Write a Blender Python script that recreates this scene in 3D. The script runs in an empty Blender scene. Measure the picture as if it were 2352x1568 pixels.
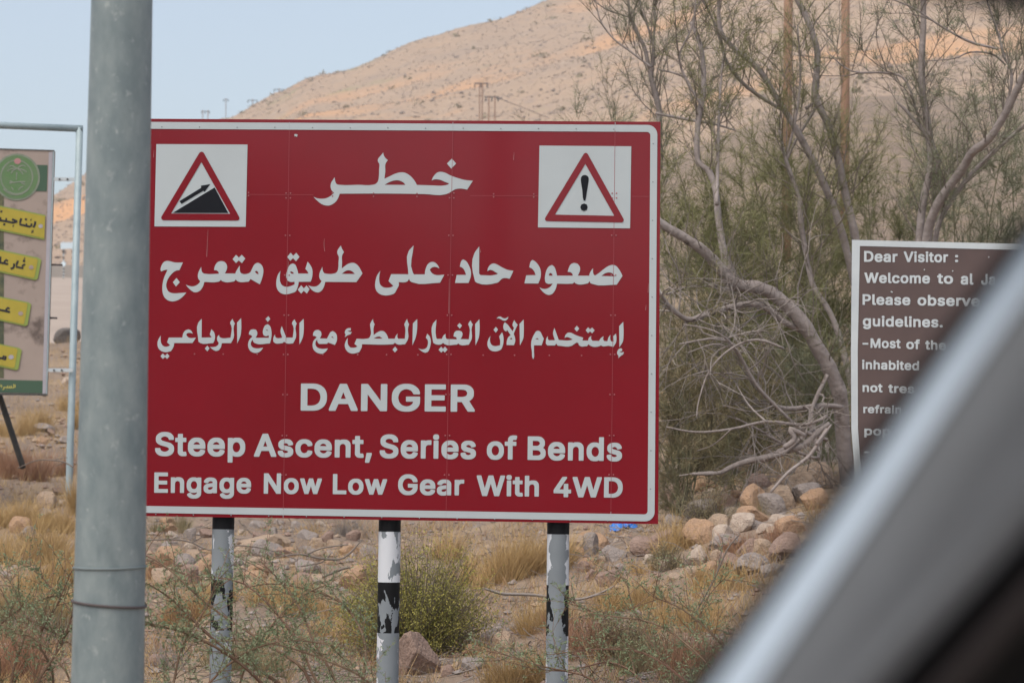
import bpy, math, random
import numpy as np
from mathutils import Vector, Matrix, noise, Euler
random.seed(7); np.random.seed(7)
SC = bpy.context.scene
COL = SC.collection
R = math.radians
# ------------------------------------------------------------------ camera
FOC = 105.0
W0, H0 = 2352.0, 1568.0
FPX = W0 * FOC / 36.0
cam_d = bpy.data.cameras.new('camera'); cam = bpy.data.objects.new('camera', cam_d); COL.objects.link(cam)
cam_d.lens = FOC; cam_d.sensor_width = 36.0; cam_d.clip_start = 0.05; cam_d.clip_end = 9000
CAMLOC = Vector((0, 0, 1.6))
CAMROT = Matrix.Rotation(R(93.0), 3, 'X') @ Matrix.Rotation(R(0.77), 3, 'Z')
cam.matrix_world = Matrix.Translation(CAMLOC) @ CAMROT.to_4x4()
SC.camera = cam
cam_d.dof.use_dof = True; cam_d.dof.focus_distance = 15.0; cam_d.dof.aperture_fstop = 8.0
# ------------------------------------------------------------------ world, sun, exposure
SUN_EL, SUN_AZ = 58.0, 215.0        # azimuth clockwise from +Y: veiled sun behind the camera, to the left
w = bpy.data.worlds.new('World'); SC.world = w; w.use_nodes = True
wn = w.node_tree.nodes; wl = w.node_tree.links
sky = wn.new('ShaderNodeTexSky'); sky.sky_type = 'NISHITA'; sky.sun_disc = False
sky.sun_elevation = R(SUN_EL); sky.sun_rotation = R(SUN_AZ); sky.air_density = 1.0; sky.dust_density = 2.6; sky.ozone_density = 1.0
hs = wn.new('ShaderNodeHueSaturation'); hs.inputs['Saturation'].default_value = .70   # dusty, washed out sky
wl.new(sky.outputs[0], hs.inputs['Color']); wl.new(hs.outputs[0], wn['Background'].inputs[0]); wn['Background'].inputs[1].default_value = 0.112
sd = bpy.data.lights.new('sun', 'SUN'); sun = bpy.data.objects.new('sun', sd); COL.objects.link(sun)
sd.energy = 1.45; sd.angle = R(60); sd.color = (1.0, 0.94, 0.86)
sv = Vector((math.sin(R(SUN_AZ)) * math.cos(R(SUN_EL)), math.cos(R(SUN_AZ)) * math.cos(R(SUN_EL)), math.sin(R(SUN_EL))))
sun.rotation_euler = sv.to_track_quat('Z', 'Y').to_euler(); sun.location = (0, -20, 40)
SC.view_settings.view_transform = 'Standard'; SC.view_settings.look = 'None'
SC.view_settings.exposure = 0.85; SC.view_settings.gamma = 1.0
try:
    SC.cycles.use_denoising = True; SC.cycles.max_bounces = 6; SC.cycles.transparent_max_bounces = 8
except Exception: pass

# ------------------------------------------------------------------ helpers
def ray(x, y):
    return CAMROT @ Vector(((x - W0/2) / FPX, -(y - H0/2) / FPX, -1.0))
def P(x, y, d):
    """the point of the place seen at photo pixel (x, y), d metres ahead"""
    return CAMLOC + ray(x, y) * d
def px(n, d): return n * d / FPX
class MB:
    def __init__(s): s.v = []; s.f = []; s.mi = []
    def add(s, vs, fs, mi=0):
        b = len(s.v); s.v.extend([tuple(v) for v in vs]); s.f.extend([tuple(i + b for i in f) for f in fs]); s.mi.extend([mi] * len(fs))
    def tube(s, pts, rad, sides=6, mi=0, cap=True):
        pts = [Vector(p) for p in pts]; n = len(pts)
        if not hasattr(rad, '__len__'): rad = [rad] * n
        vs = []; nrm = None
        for i in range(n):
            t = (pts[min(i+1, n-1)] - pts[max(i-1, 0)])
            t = t.normalized() if t.length > 1e-9 else Vector((0, 0, 1))
            if nrm is None:
                a = Vector((0, 0, 1)) if abs(t.z) < .9 else Vector((1, 0, 0))
                nrm = t.cross(a).normalized()
            else:
                nrm = (nrm - t * nrm.dot(t)); nrm = nrm.normalized() if nrm.length > 1e-9 else t.orthogonal().normalized()
            bn = t.cross(nrm)
            for k in range(sides):
                an = 2 * math.pi * k / sides
                vs.append(pts[i] + (nrm * math.cos(an) + bn * math.sin(an)) * rad[i])
        fs = []
        for i in range(n - 1):
            for k in range(sides):
                k2 = (k + 1) % sides
                fs.append((i*sides+k, i*sides+k2, (i+1)*sides+k2, (i+1)*sides+k))
        if cap:
            fs.append(tuple(reversed(range(sides)))); fs.append(tuple(range((n-1)*sides, n*sides)))
        s.add(vs, fs, mi)
    def box(s, o, a, b, c, mi=0):
        """box from corner o along vectors a, b, c"""
        o, a, b, c = Vector(o), Vector(a), Vector(b), Vector(c)
        vs = [o, o+a, o+a+b, o+b, o+c, o+a+c, o+a+b+c, o+b+c]
        s.add(vs, [(0,3,2,1), (4,5,6,7), (0,1,5,4), (1,2,6,5), (2,3,7,6), (3,0,4,7)], mi)
    def prism(s, front, back, mi=0):
        n = len(front)
        s.add(list(front) + list(back), [tuple(range(n)), tuple(reversed(range(n, 2*n)))] + [(i, i+n, (i+1) % n + n, (i+1) % n) for i in range(n)], mi)
    def build(s, name, mats, parent=None, smooth=False, origin=None):
        if not isinstance(mats, (list, tuple)): mats = [mats]
        o = Vector(origin) if origin is not None else Vector((0, 0, 0))
        if parent is not None: o = wloc(parent)
        me = bpy.data.meshes.new(name)
        vv = np.array([tuple(v) for v in s.v], dtype=np.float64).reshape(-1, 3) - np.array(o)
        me.from_pydata(vv.tolist(), [], s.f)
        for m in mats: me.materials.append(m)
        if len(mats) > 1: me.polygons.foreach_set('material_index', s.mi)
        if smooth: me.polygons.foreach_set('use_smooth', [True] * len(s.f))
        me.update()
        ob = bpy.data.objects.new(name, me); COL.objects.link(ob)
        if parent is not None: ob.parent = parent
        elif origin is not None: ob.location = o
        return ob
def wloc(o):
    l = Vector(o.location)
    while o.parent: o = o.parent; l += Vector(o.location)
    return l
def thing(name, label, cat, loc, group=None):
    o = bpy.data.objects.new(name, None); COL.objects.link(o); o.location = loc; o.empty_display_size = .2
    return tag(o, label, cat, group)
def tag(o, label, cat, group=None, kind=None):
    if label: o['label'] = label
    if cat: o['category'] = cat
    if group: o['group'] = group
    if kind: o['kind'] = kind
    return o
def struct(o): o['kind'] = 'structure'; return o

# ------------------------------------------------------------------ materials
def mat(name, col, rough=.8, spec=.3, metal=0.0, var=None, scale=4.0, detail=4.0, bump=0.0, bscale=None, coord='Object', stretch=None, mid=(.35, .65), coat=0.0):
    """procedural material; var = second colour mixed in by noise"""
    m = bpy.data.materials.new(name); m.use_nodes = True
    N = m.node_tree.nodes; L = m.node_tree.links; b = N['Principled BSDF']
    b.inputs['Base Color'].default_value = (*col, 1); b.inputs['Roughness'].default_value = rough
    b.inputs['Metallic'].default_value = metal; b.inputs['Specular IOR Level'].default_value = spec
    b.inputs['Coat Weight'].default_value = coat
    tc = N.new('ShaderNodeTexCoord'); mp = N.new('ShaderNodeMapping'); L.new(tc.outputs[coord], mp.inputs[0])
    if stretch: mp.inputs['Scale'].default_value = stretch
    if var:
        nz = N.new('ShaderNodeTexNoise'); nz.inputs['Scale'].default_value = scale; nz.inputs['Detail'].default_value = detail
        nz.inputs['Roughness'].default_value = .62
        L.new(mp.outputs[0], nz.inputs[0])
        cr = N.new('ShaderNodeValToRGB'); cr.color_ramp.elements[0].position = mid[0]; cr.color_ramp.elements[1].position = mid[1]
        cr.color_ramp.elements[0].color = (*col, 1); cr.color_ramp.elements[1].color = (*var, 1)
        L.new(nz.outputs[0], cr.inputs[0]); L.new(cr.outputs[0], b.inputs['Base Color'])
    if bump:
        nb = N.new('ShaderNodeTexNoise'); nb.inputs['Scale'].default_value = bscale or scale * 3; nb.inputs['Detail'].default_value = 5
        L.new(mp.outputs[0], nb.inputs[0])
        bp = N.new('ShaderNodeBump'); bp.inputs['Strength'].default_value = bump; bp.inputs['Distance'].default_value = .05
        L.new(nb.outputs[0], bp.inputs['Height']); L.new(bp.outputs[0], b.inputs['Normal'])
    return m
def mix_in(m, col, scale, lo, hi, stretch=None, detail=6.0, seed=0.0, kind='noise', coord='Object'):
    """lay a second colour over a material where a noise exceeds a threshold (stains, specks, wear)"""
    N = m.node_tree.nodes; L = m.node_tree.links; b = N['Principled BSDF']; s = b.inputs['Base Color']
    mx = N.new('ShaderNodeMix'); mx.data_type = 'RGBA'
    if s.links: L.new(s.links[0].from_socket, mx.inputs[6])
    else: mx.inputs[6].default_value = s.default_value
    mx.inputs[7].default_value = (*col, 1)
    tc = N.new('ShaderNodeTexCoord'); mp = N.new('ShaderNodeMapping'); L.new(tc.outputs[coord], mp.inputs[0])
    mp.inputs['Location'].default_value = (seed, seed * .7, seed * 1.3)
    if stretch: mp.inputs['Scale'].default_value = stretch
    nz = N.new('ShaderNodeTexNoise'); nz.inputs['Scale'].default_value = scale; nz.inputs['Detail'].default_value = detail; nz.inputs['Roughness'].default_value = .65
    L.new(mp.outputs[0], nz.inputs[0])
    mr = N.new('ShaderNodeMapRange'); mr.inputs[1].default_value = lo; mr.inputs[2].default_value = hi
    L.new(nz.outputs[0], mr.inputs[0]); L.new(mr.outputs[0], mx.inputs[0]); L.new(mx.outputs[2], s)
    return m
def leafmat(name, c1, c2, c3=None, scale=1.5):
    m = mat(name, c1, .7, .15, var=c2, scale=scale, detail=3, mid=(.4, .6))
    if c3: mix_in(m, c3, scale * 2.3, .55, .7, seed=3.1)
    m.node_tree.nodes['Principled BSDF'].inputs['Subsurface Weight'].default_value = 0.0
    return m

M = {}
M['red'] = mat('sign red sheeting', (.198, .0058, .0135), .5, .05, var=(.178, .0056, .0115), scale=1.2, coat=.6, bump=.04, bscale=2.2)
M['red'].node_tree.nodes['Principled BSDF'].inputs['Coat Roughness'].default_value = .10
mix_in(M['red'], (.30, .10, .11), 9, .70, .80, stretch=(1, 1, .12), seed=4.0)
M['white'] = mat('sign white sheeting', (.43, .475, .48), .4, .25, var=(.405, .445, .45), scale=2.0)
M['black_ink'] = mat('sign black sheeting', (.008, .009, .012), .5, .12)
M['rivet'] = mat('rivet head', (.31, .10, .11), .5, .4)
M['rivet_w'] = mat('rivet head pale', (.22, .24, .25), .5, .4)
M['seam'] = mat('panel joint', (.28, .06, .07), .6, .2)
M['seam_w'] = mat('panel joint pale', (.38, .40, .41), .6, .2)
M['alu'] = mat('aluminium sheet back', (.30, .31, .32), .45, .5, metal=.6)
M['scratch'] = mat('scratched sheeting', (.40, .20, .20), .7, .2)
M['galv'] = mat('galvanised steel', (.165, .205, .21), .5, .3, metal=.1, var=(.25, .29, .285), scale=16, detail=7, stretch=(1, 1, .5), mid=(.34, .66))
mix_in(M['galv'], (.31, .345, .335), 34, .60, .72, seed=7.0, stretch=(1, 1, .8), detail=4); mix_in(M['galv'], (.125, .16, .165), 5.0, .56, .72, seed=11.0, stretch=(1, 1, .35)); mix_in(M['galv'], (.20, .17, .13), 14, .74, .80, seed=2.0)
M['wire'] = mat('rusty wire', (.085, .068, .066), .7, .3)
M['wire_g'] = mat('grey wire', (.165, .195, .195), .7, .3)
M['mount'] = mat('mountain slope', (.10, .078, .06), .95, .05)
M['pipe'] = mat('pale blue galvanised pipe', (.27, .34, .355), .5, .4, metal=.1, var=(.34, .41, .42), scale=6)
mix_in(M['pipe'], (.16, .17, .17), 9, .66, .74, seed=1.0)
M['dark_metal'] = mat('dark weathered steel', (.05, .052, .05), .7, .3, var=(.09, .085, .075), scale=9)
M['concrete'] = mat('weathered concrete', (.30, .27, .235), .9, .1, var=(.36, .32, .28), scale=.5)
M['road'] = mat('dusty pale road', (.36, .29, .235), .92, .1, var=(.40, .325, .265), scale=.15, detail=3)
M['wood'] = mat('brown timber pole', (.33, .20, .13), .85, .15, var=(.25, .15, .10), scale=6, stretch=(3, 3, .25), bump=.2)
M['bark'] = mat('pale grey bark', (.33, .285, .26), .9, .12, var=(.25, .21, .19), scale=7, bump=.35, bscale=22)
mix_in(M['bark'], (.12, .095, .08), 5, .58, .68, seed=5.0)
M['bark_dark'] = mat('dark twig bark', (.155, .125, .105), .9, .1, var=(.225, .19, .16), scale=3)
M['twig_olive'] = mat('olive brown twigs', (.185, .18, .105), .9, .1, var=(.155, .135, .09), scale=3)
M['twig_grey'] = mat('dead grey twig', (.31, .27, .24), .9, .1, var=(.20, .17, .15), scale=3)
M['twig_red'] = mat('reddish thorn twig', (.15, .085, .06), .85, .15, var=(.20, .14, .09), scale=4)
M['needle'] = leafmat('feathery olive foliage', (.150, .155, .058), (.205, .20, .088), (.24, .21, .12), 1.2)
M['needle_g'] = leafmat('feathery grey green foliage', (.165, .175, .105), (.215, .22, .14), (.245, .215, .14), 1.2)
M['acacia'] = leafmat('small acacia leaflets', (.15, .195, .10), (.21, .25, .145), (.23, .22, .12), 2.5)
M['bush'] = leafmat('green bush leaves', (.205, .20, .050), (.27, .25, .075), (.37, .315, .09), 6)
M['bush_tip'] = leafmat('yellow green bush tips', (.36, .31, .075), (.30, .28, .07), (.42, .33, .10), 9)
M['olive'] = leafmat('dull olive brush', (.205, .18, .095), (.27, .22, .125), (.30, .225, .135), 3)
M['straw'] = leafmat('dry straw grass', (.49, .335, .15), (.39, .26, .12), (.56, .40, .20), 4)
M['straw_red'] = leafmat('reddish dry grass', (.36, .20, .12), (.29, .165, .105), (.42, .27, .16), 4)
M['blue'] = mat('blue plastic film', (.01, .16, .55), .35, .5)
M['trim_grey'] = mat('shaded grey car trim', (.088, .094, .100), .55, .4, var=(.082, .087, .092), scale=30)  # grey trim, base colour darkened for the shade inside the car
M['trim_light'] = mat('silver satin car pillar', (.39, .45, .50), .42, .5)
M['rubber'] = mat('black rubber seal', (.006, .006, .006), .8, .12)
M['brown_trim'] = mat('dark brown plastic', (.022, .018, .018), .6, .3)
M['brown'] = mat('sign brown sheeting', (.115, .078, .070), .5, .3, var=(.098, .068, .062), scale=3)
M['white2'] = mat('sign white aged', (.56, .60, .60), .45, .35, var=(.50, .54, .55), scale=4)
M['lamp'] = mat('white lamp housing', (.62, .72, .76), .4, .4)
M['darkrock'] = mat('dark grey boulder', (.13, .12, .11), .9, .15, var=(.17, .15, .135), scale=5, bump=.5)
ROCK = [mat('tan stone', (.39, .285, .20), .9, .1, var=(.31, .235, .175), scale=5, bump=.5, bscale=14),
        mat('orange tan stone', (.40, .255, .155), .9, .1, var=(.34, .225, .15), scale=5, bump=.5, bscale=14),
        mat('grey stone', (.24, .205, .185), .9, .1, var=(.31, .265, .235), scale=6, bump=.5, bscale=14),
        mat('pale stone', (.48, .39, .31), .9, .1, var=(.38, .30, .24), scale=5, bump=.5, bscale=14),
        mat('brown stone', (.25, .175, .14), .9, .1, var=(.31, .22, .175), scale=6, bump=.5, bscale=14)]
for m_ in ROCK: mix_in(m_, (.16, .125, .10), 7, .60, .70, seed=2.2)
M['dirt'] = mat('dusty brown earth', (.285, .215, .16), .95, .05, var=(.20, .152, .118), scale=1.3, detail=8, bump=.8, bscale=18)
mix_in(M['dirt'], (.34, .25, .165), .5, .50, .66, seed=3.0); mix_in(M['dirt'], (.14, .10, .078), 9, .60, .68, seed=9.0)
M['hill'] = mat('stony hillside', (.40, .285, .195), .95, .05, var=(.35, .26, .19), scale=.06, detail=9, bump=1.0, bscale=.7)
M['hillstone'] = mat('tan hillside stone', (.39, .29, .215), .95, .05); M['scrub'] = mat('pale hillside scrub', (.27, .23, .15), .95, .05); M['hillstone_grey'] = mat('grey brown hillside stone', (.28, .22, .18), .95, .05)
mix_in(M['hill'], (.29, .225, .185), .35, .55, .70, seed=3.0, detail=8)
mix_in(M['hill'], (.40, .29, .205), .5, .58, .70, seed=8.0, detail=8)
mix_in(M['hill'], (.30, .23, .175), 1.1, .57, .70, seed=31.0, detail=4); mix_in(M['hill'], (.44, .345, .26), .9, .60, .68, seed=37.0, detail=4)
mix_in(M['hill'], (.30, .265, .15), .045, .60, .70, seed=5.0, detail=5)
mix_in(M['hill'], (.56, .315, .165), .012, .53, .68, seed=21.5, detail=9, stretch=(1, 1.6, 3.5))   # low sun catching the upper slope, painted in as orange bands
# billboard print
M['bb_paper'] = mat('billboard print beige', (.36, .29, .245), .6, .25, var=(.33, .265, .225), scale=3)
mix_in(M['bb_paper'], (.13, .10, .085), 2.2, .54, .66, seed=12.0)
M['bb_edge'] = mat('billboard white margin', (.40, .375, .40), .6, .25, var=(.36, .34, .365), scale=7)
M['bb_green'] = mat('billboard dark green', (.055, .105, .065), .55, .3)
M['bb_emblem'] = mat('emblem green', (.105, .205, .075), .55, .3, var=(.13, .20, .10), scale=8)
M['bb_ring'] = mat('emblem pale ring', (.235, .255, .20), .55, .3, var=(.18, .22, .15), scale=14)
M['bb_pink'] = mat('emblem pink', (.42, .21, .205), .55, .3)
M['bb_yellow'] = mat('tag yellow', (.42, .33, .045), .55, .3, var=(.37, .30, .04), scale=7)
M['bb_lime'] = mat('tag lime side', (.25, .31, .07), .55, .3)
M['bb_ink'] = mat('tag ink', (.028, .026, .03), .6, .2)
M['bb_gold'] = mat('footer yellow ink', (.52, .46, .12), .6, .2)
M['bb_photo'] = mat('billboard picture green', (.06, .075, .05), .6, .2, var=(.16, .15, .08), scale=9)

# ------------------------------------------------------------------ terrain
KD = [0, 9, 12, 15, 18, 22, 27, 32, 40, 60, 75, 110, 160, 225, 300]
HL = [0, 0, .15, .36, .55, .80, 1.22, 1.65, 2.5, 4.57, 4.75, 7.4, 12, 17.7, 24]
HC = [0, 0, .15, .38, .58, .84, 1.15, 1.50, 2.1, 3.8, 4.8, 8.0, 13, 20, 28]
HR = [0, 0, .15, .45, .88, 1.55, 2.05, 2.6, 3.6, 6.5, 9, 14.5, 22, 32, 45]
def gh(xp, d):
    l, c, r = (np.interp(d, KD, H) for H in (HL, HC, HR))
    sm = lambda t: (lambda q: q*q*(3-2*q))(max(0.0, min(1.0, t)))
    k = float(l) + (float(c) - float(l)) * sm((xp - 200) / 700)
    return k + (float(r) - float(c)) * sm((xp - 900) / 1150)
def gz(X, Y):
    xp = W0/2 + FPX * X / max(Y, .5)
    z = gh(xp, Y)
    k = max(0.0, min(1.0, (Y - 9) / 6))
    k *= .35 if (Y > 68 and xp < 420) else 1
    z += k * (.10 * noise.noise((X*.7, Y*.7, 0)) + .05 * noise.noise((X*2.1, Y*2.1, 3)) + min(Y, 120)*.004 * noise.noise((X*.15, Y*.15, 7)))
    if Y > 90 and xp < 420: z -= .25
    return z
def G(xp, d, dz=0.0):
    """ground point in the direction of pixel column xp, d metres ahead"""
    X = (xp - W0/2) / FPX * d
    return Vector((X, d, gz(X, d) + dz))
def ground_at(x, y, d0=11, d1=70):
    """first ground point met along the ray through pixel (x, y)"""
    d = d0
    while d < d1:
        p = P(x, y, d)
        if p.z <= gz(p.x, p.y): return p
        d += .15
    return P(x, y, d1)
mb = MB()
xs = list(range(-9000, -1200, 600)) + list(range(-1200, 3700, 22)) + list(range(3700, 11400, 600))
rings = [1.5, 4, 6, 8, 9] + [9 + .22 * i for i in range(1, 120)]
while rings[-1] < 238: rings.append(rings[-1] * 1.022)
vs = [];
for d in rings:
    for x in xs:
        X = (x - W0/2) / FPX * d
        vs.append((X, d, gz(X, d)))
nx = len(xs)
fs = [(j*nx+i, j*nx+i+1, (j+1)*nx+i+1, (j+1)*nx+i) for j in range(len(rings)-1) for i in range(nx-1)]
mb.add(vs, fs); struct(mb.build('ground', M['dirt'], smooth=True))
# near road under the car
mb = MB(); mb.add([(-400, -12, .006), (400, -12, .006), (400, 6.5, .006), (-400, 6.5, .006)], [(0, 1, 2, 3)]); struct(mb.build('near_road', M['road']))
# far road climbing away at the left
mb = MB(); rows = [66 + 4 * i for i in range(41)]
vs = []
for d in rows:
    for x in (-70, 30, 130, 230, 330):
        X = (x - W0/2) / FPX * d + (0 if d < 400 else 0)
        vs.append((X, d, gh(x, d) + .12 - (.9 if d < 80 else 0)))
fs = [(j*5+i, j*5+i+1, (j+1)*5+i+1, (j+1)*5+i) for j in range(len(rows)-1) for i in range(4)]
mb.add(vs, fs); struct(mb.build('far_road', M['road'], smooth=True))
# hill
CX = [-2500, -700, -200, 0, 120, 190, 330, 515, 620, 700, 800, 870, 940, 1000, 1100, 1240, 1400, 1700, 2352, 3200, 5000]
CY = [700, 620, 560, 500, 452, 402, 330, 268, 212, 172, 154, 134, 106, 95, 52, 0, -60, -150, -270, -340, -300]
def hill_pt(x, t, D0=232.0, D1=540.0):
    d = D0 + (D1 - D0) * t
    cy = float(np.interp(x, CX, CY))
    zc = P(x, cy, D1).z
    z0 = gh(x, D0) - .6
    X = (x - W0/2) / FPX * d
    if t <= 1: z = z0 + (zc - z0) * (.25 * (1 - (1 - t) ** 1.5) + .75 * t ** 1.12)
    else: z = zc - (t - 1) * 90
    k = min(1, t * 6) * (1 if t < .80 else max(.12, 1 - (t - .80) * 5))
    z += k * (5.0 * noise.noise((X*.013, d*.013, 1)) + 2.2 * noise.noise((X*.04, d*.035, 2)) + .8 * noise.noise((X*.12, d*.10, 4)))
    if .9 < t < 1.1: z += .5 * noise.noise((X*.35, d*.05, 9)) + .35 * noise.noise((X*.9, 2, 9))
    return Vector((X, d, z))
mb = MB(); hx = list(range(-2600, -200, 60)) + list(range(-200, 2560, 9)) + list(range(2560, 5100, 60)); ht = [i / 150 for i in range(166)]
vs = [hill_pt(x, t) for t in ht for x in hx]; nx = len(hx)
fs = [(j*nx+i, j*nx+i+1, (j+1)*nx+i+1, (j+1)*nx+i) for j in range(len(ht)-1) for i in range(nx-1)]
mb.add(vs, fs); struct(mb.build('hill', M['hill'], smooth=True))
# mountain across the valley behind the camera (the glossy board mirrors it)
MD = 300.0
mb = MB(); vs = []; n = 160
for k, (yy, hh) in enumerate(((-40, 0), (-110, .12), (-200, .5), (-MD, 1.0), (-MD - 120, .2))):
    for i in range(n + 1):
        X = -700 + 1400 * i / n
        rz = float(np.interp(X, [-700, -160, -66, -49, -29, 22, 120, 700], [95, 62, 38.5, 29.5, 25, 22, 34, 70]))
        rz += 1.2 * noise.noise((X*.03, 0, 5)) + .8 * noise.noise((X*.1, 0, 6))
        vs.append((X, yy, hh * rz - .3 + (0 if hh in (0, 1) else 5 * noise.noise((X*.025, yy*.05, 2)))))
fs = [(j*(n+1)+i+1, j*(n+1)+i, (j+1)*(n+1)+i, (j+1)*(n+1)+i+1) for j in range(4) for i in range(n)]
mb.add(vs, fs); struct(mb.build('mountain', M['mount']))

# ------------------------------------------------------------------ danger sign
SA = R(4.0)
SC0 = P(900, 737, 15.0)
SU = Vector((math.cos(SA), -math.sin(SA), 0)); SN = Vector((-math.sin(SA), -math.cos(SA), 0))
def plane_pt(x, y, c, n, off=0.0):
    r = ray(x, y); o = c + n * off
    return CAMLOC + r * ((o - CAMLOC).dot(n) / r.dot(n))
def S(x, y, off=0.0): 
    p = plane_pt(x, y, SC0, SN, 0.0)
    return p + SN * off
def smooth_poly(pts, sub=4, corner=42):
    """closed outline: rounded through gentle points, sharp where the outline turns"""
    n = len(pts); A = [Vector((p[0], p[1])) for p in pts]
    cor = []
    for i in range(n):
        a = A[i] - A[i-1]; b = A[(i+1) % n] - A[i]
        ang = abs(math.degrees(a.angle(b))) if a.length > 0 and b.length > 0 else 180
        cor.append(ang > corner)
    out = []
    for i in range(n):
        p0, p1, p2, p3 = A[i-1], A[i], A[(i+1) % n], A[(i+2) % n]
        L = (p2 - p1).length
        def tang(a, b, c):
            la, lb = max((b - a).length, 1e-6), max((c - b).length, 1e-6)
            v = ((b - a) / la * lb + (c - b) / lb * la) / (la + lb)
            return v
        t1 = (p2 - p1) / max(L, 1e-6) if cor[i] else tang(p0, p1, p2)
        t2 = (p2 - p1) / max(L, 1e-6) if cor[(i+1) % n] else tang(p1, p2, p3)
        for k in range(sub):
            s = k / sub; s2, s3 = s*s, s*s*s
            out.append(p1*(2*s3-3*s2+1) + t1*L*(s3-2*s2+s) + p2*(-2*s3+3*s2) + t2*L*(s3-s2))
    return out
def parse(s): return [tuple(float(q) for q in p.split(',')) for p in s.split()]
def outline_mesh(contours, mapf, name, m, parent, off, smooth=True, sub=4):
    """fills flat outlines (holes by even-odd) and lays them on a surface through mapf"""
    cu = bpy.data.curves.new('tmp', 'CURVE'); cu.dimensions = '2D'; cu.fill_mode = 'FRONT'
    for c in contours:
        pts = smooth_poly(c, sub) if smooth else [Vector(p) for p in c]
        sp = cu.splines.new('POLY'); sp.points.add(len(pts) - 1); sp.use_cyclic_u = True
        for q, p in zip(sp.points, pts): q.co = (p[0], p[1], 0, 1)
    ob = bpy.data.objects.new('tmp', cu); COL.objects.link(ob)
    bpy.context.view_layer.update()
    me = bpy.data.meshes.new_from_object(ob)
    bpy.data.objects.remove(ob); bpy.data.curves.remove(cu)
    mbx = MB(); mbx.add([mapf(v.co.x, v.co.y, off) for v in me.vertices], [tuple(p.vertices) for p in me.polygons])
    bpy.data.meshes.remove(me)
    face_front(mbx)
    return mbx.build(name, m, parent)
def face_front(mbx):
    for i, f in enumerate(mbx.f):
        a, b, c = (Vector(mbx.v[k]) for k in f[:3])
        if (b - a).cross(c - a).dot(CAMLOC - a) < 0: mbx.f[i] = tuple(reversed(f))
def crop(x0, y0, w_, W_=2352.0):
    k = w_ / W_ / (2500 / W0); X0, Y0 = x0 * W0 / 2500, y0 * W0 / 2500
    return lambda x, y: (X0 + x * k, Y0 + y * k)
def glyphs(name, strs, cr, mapf, m, parent, off):
    cs = [[cr(*p) for p in parse(s)] for s in strs]
    return outline_mesh(cs, mapf, name, m, parent, off)
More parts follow.
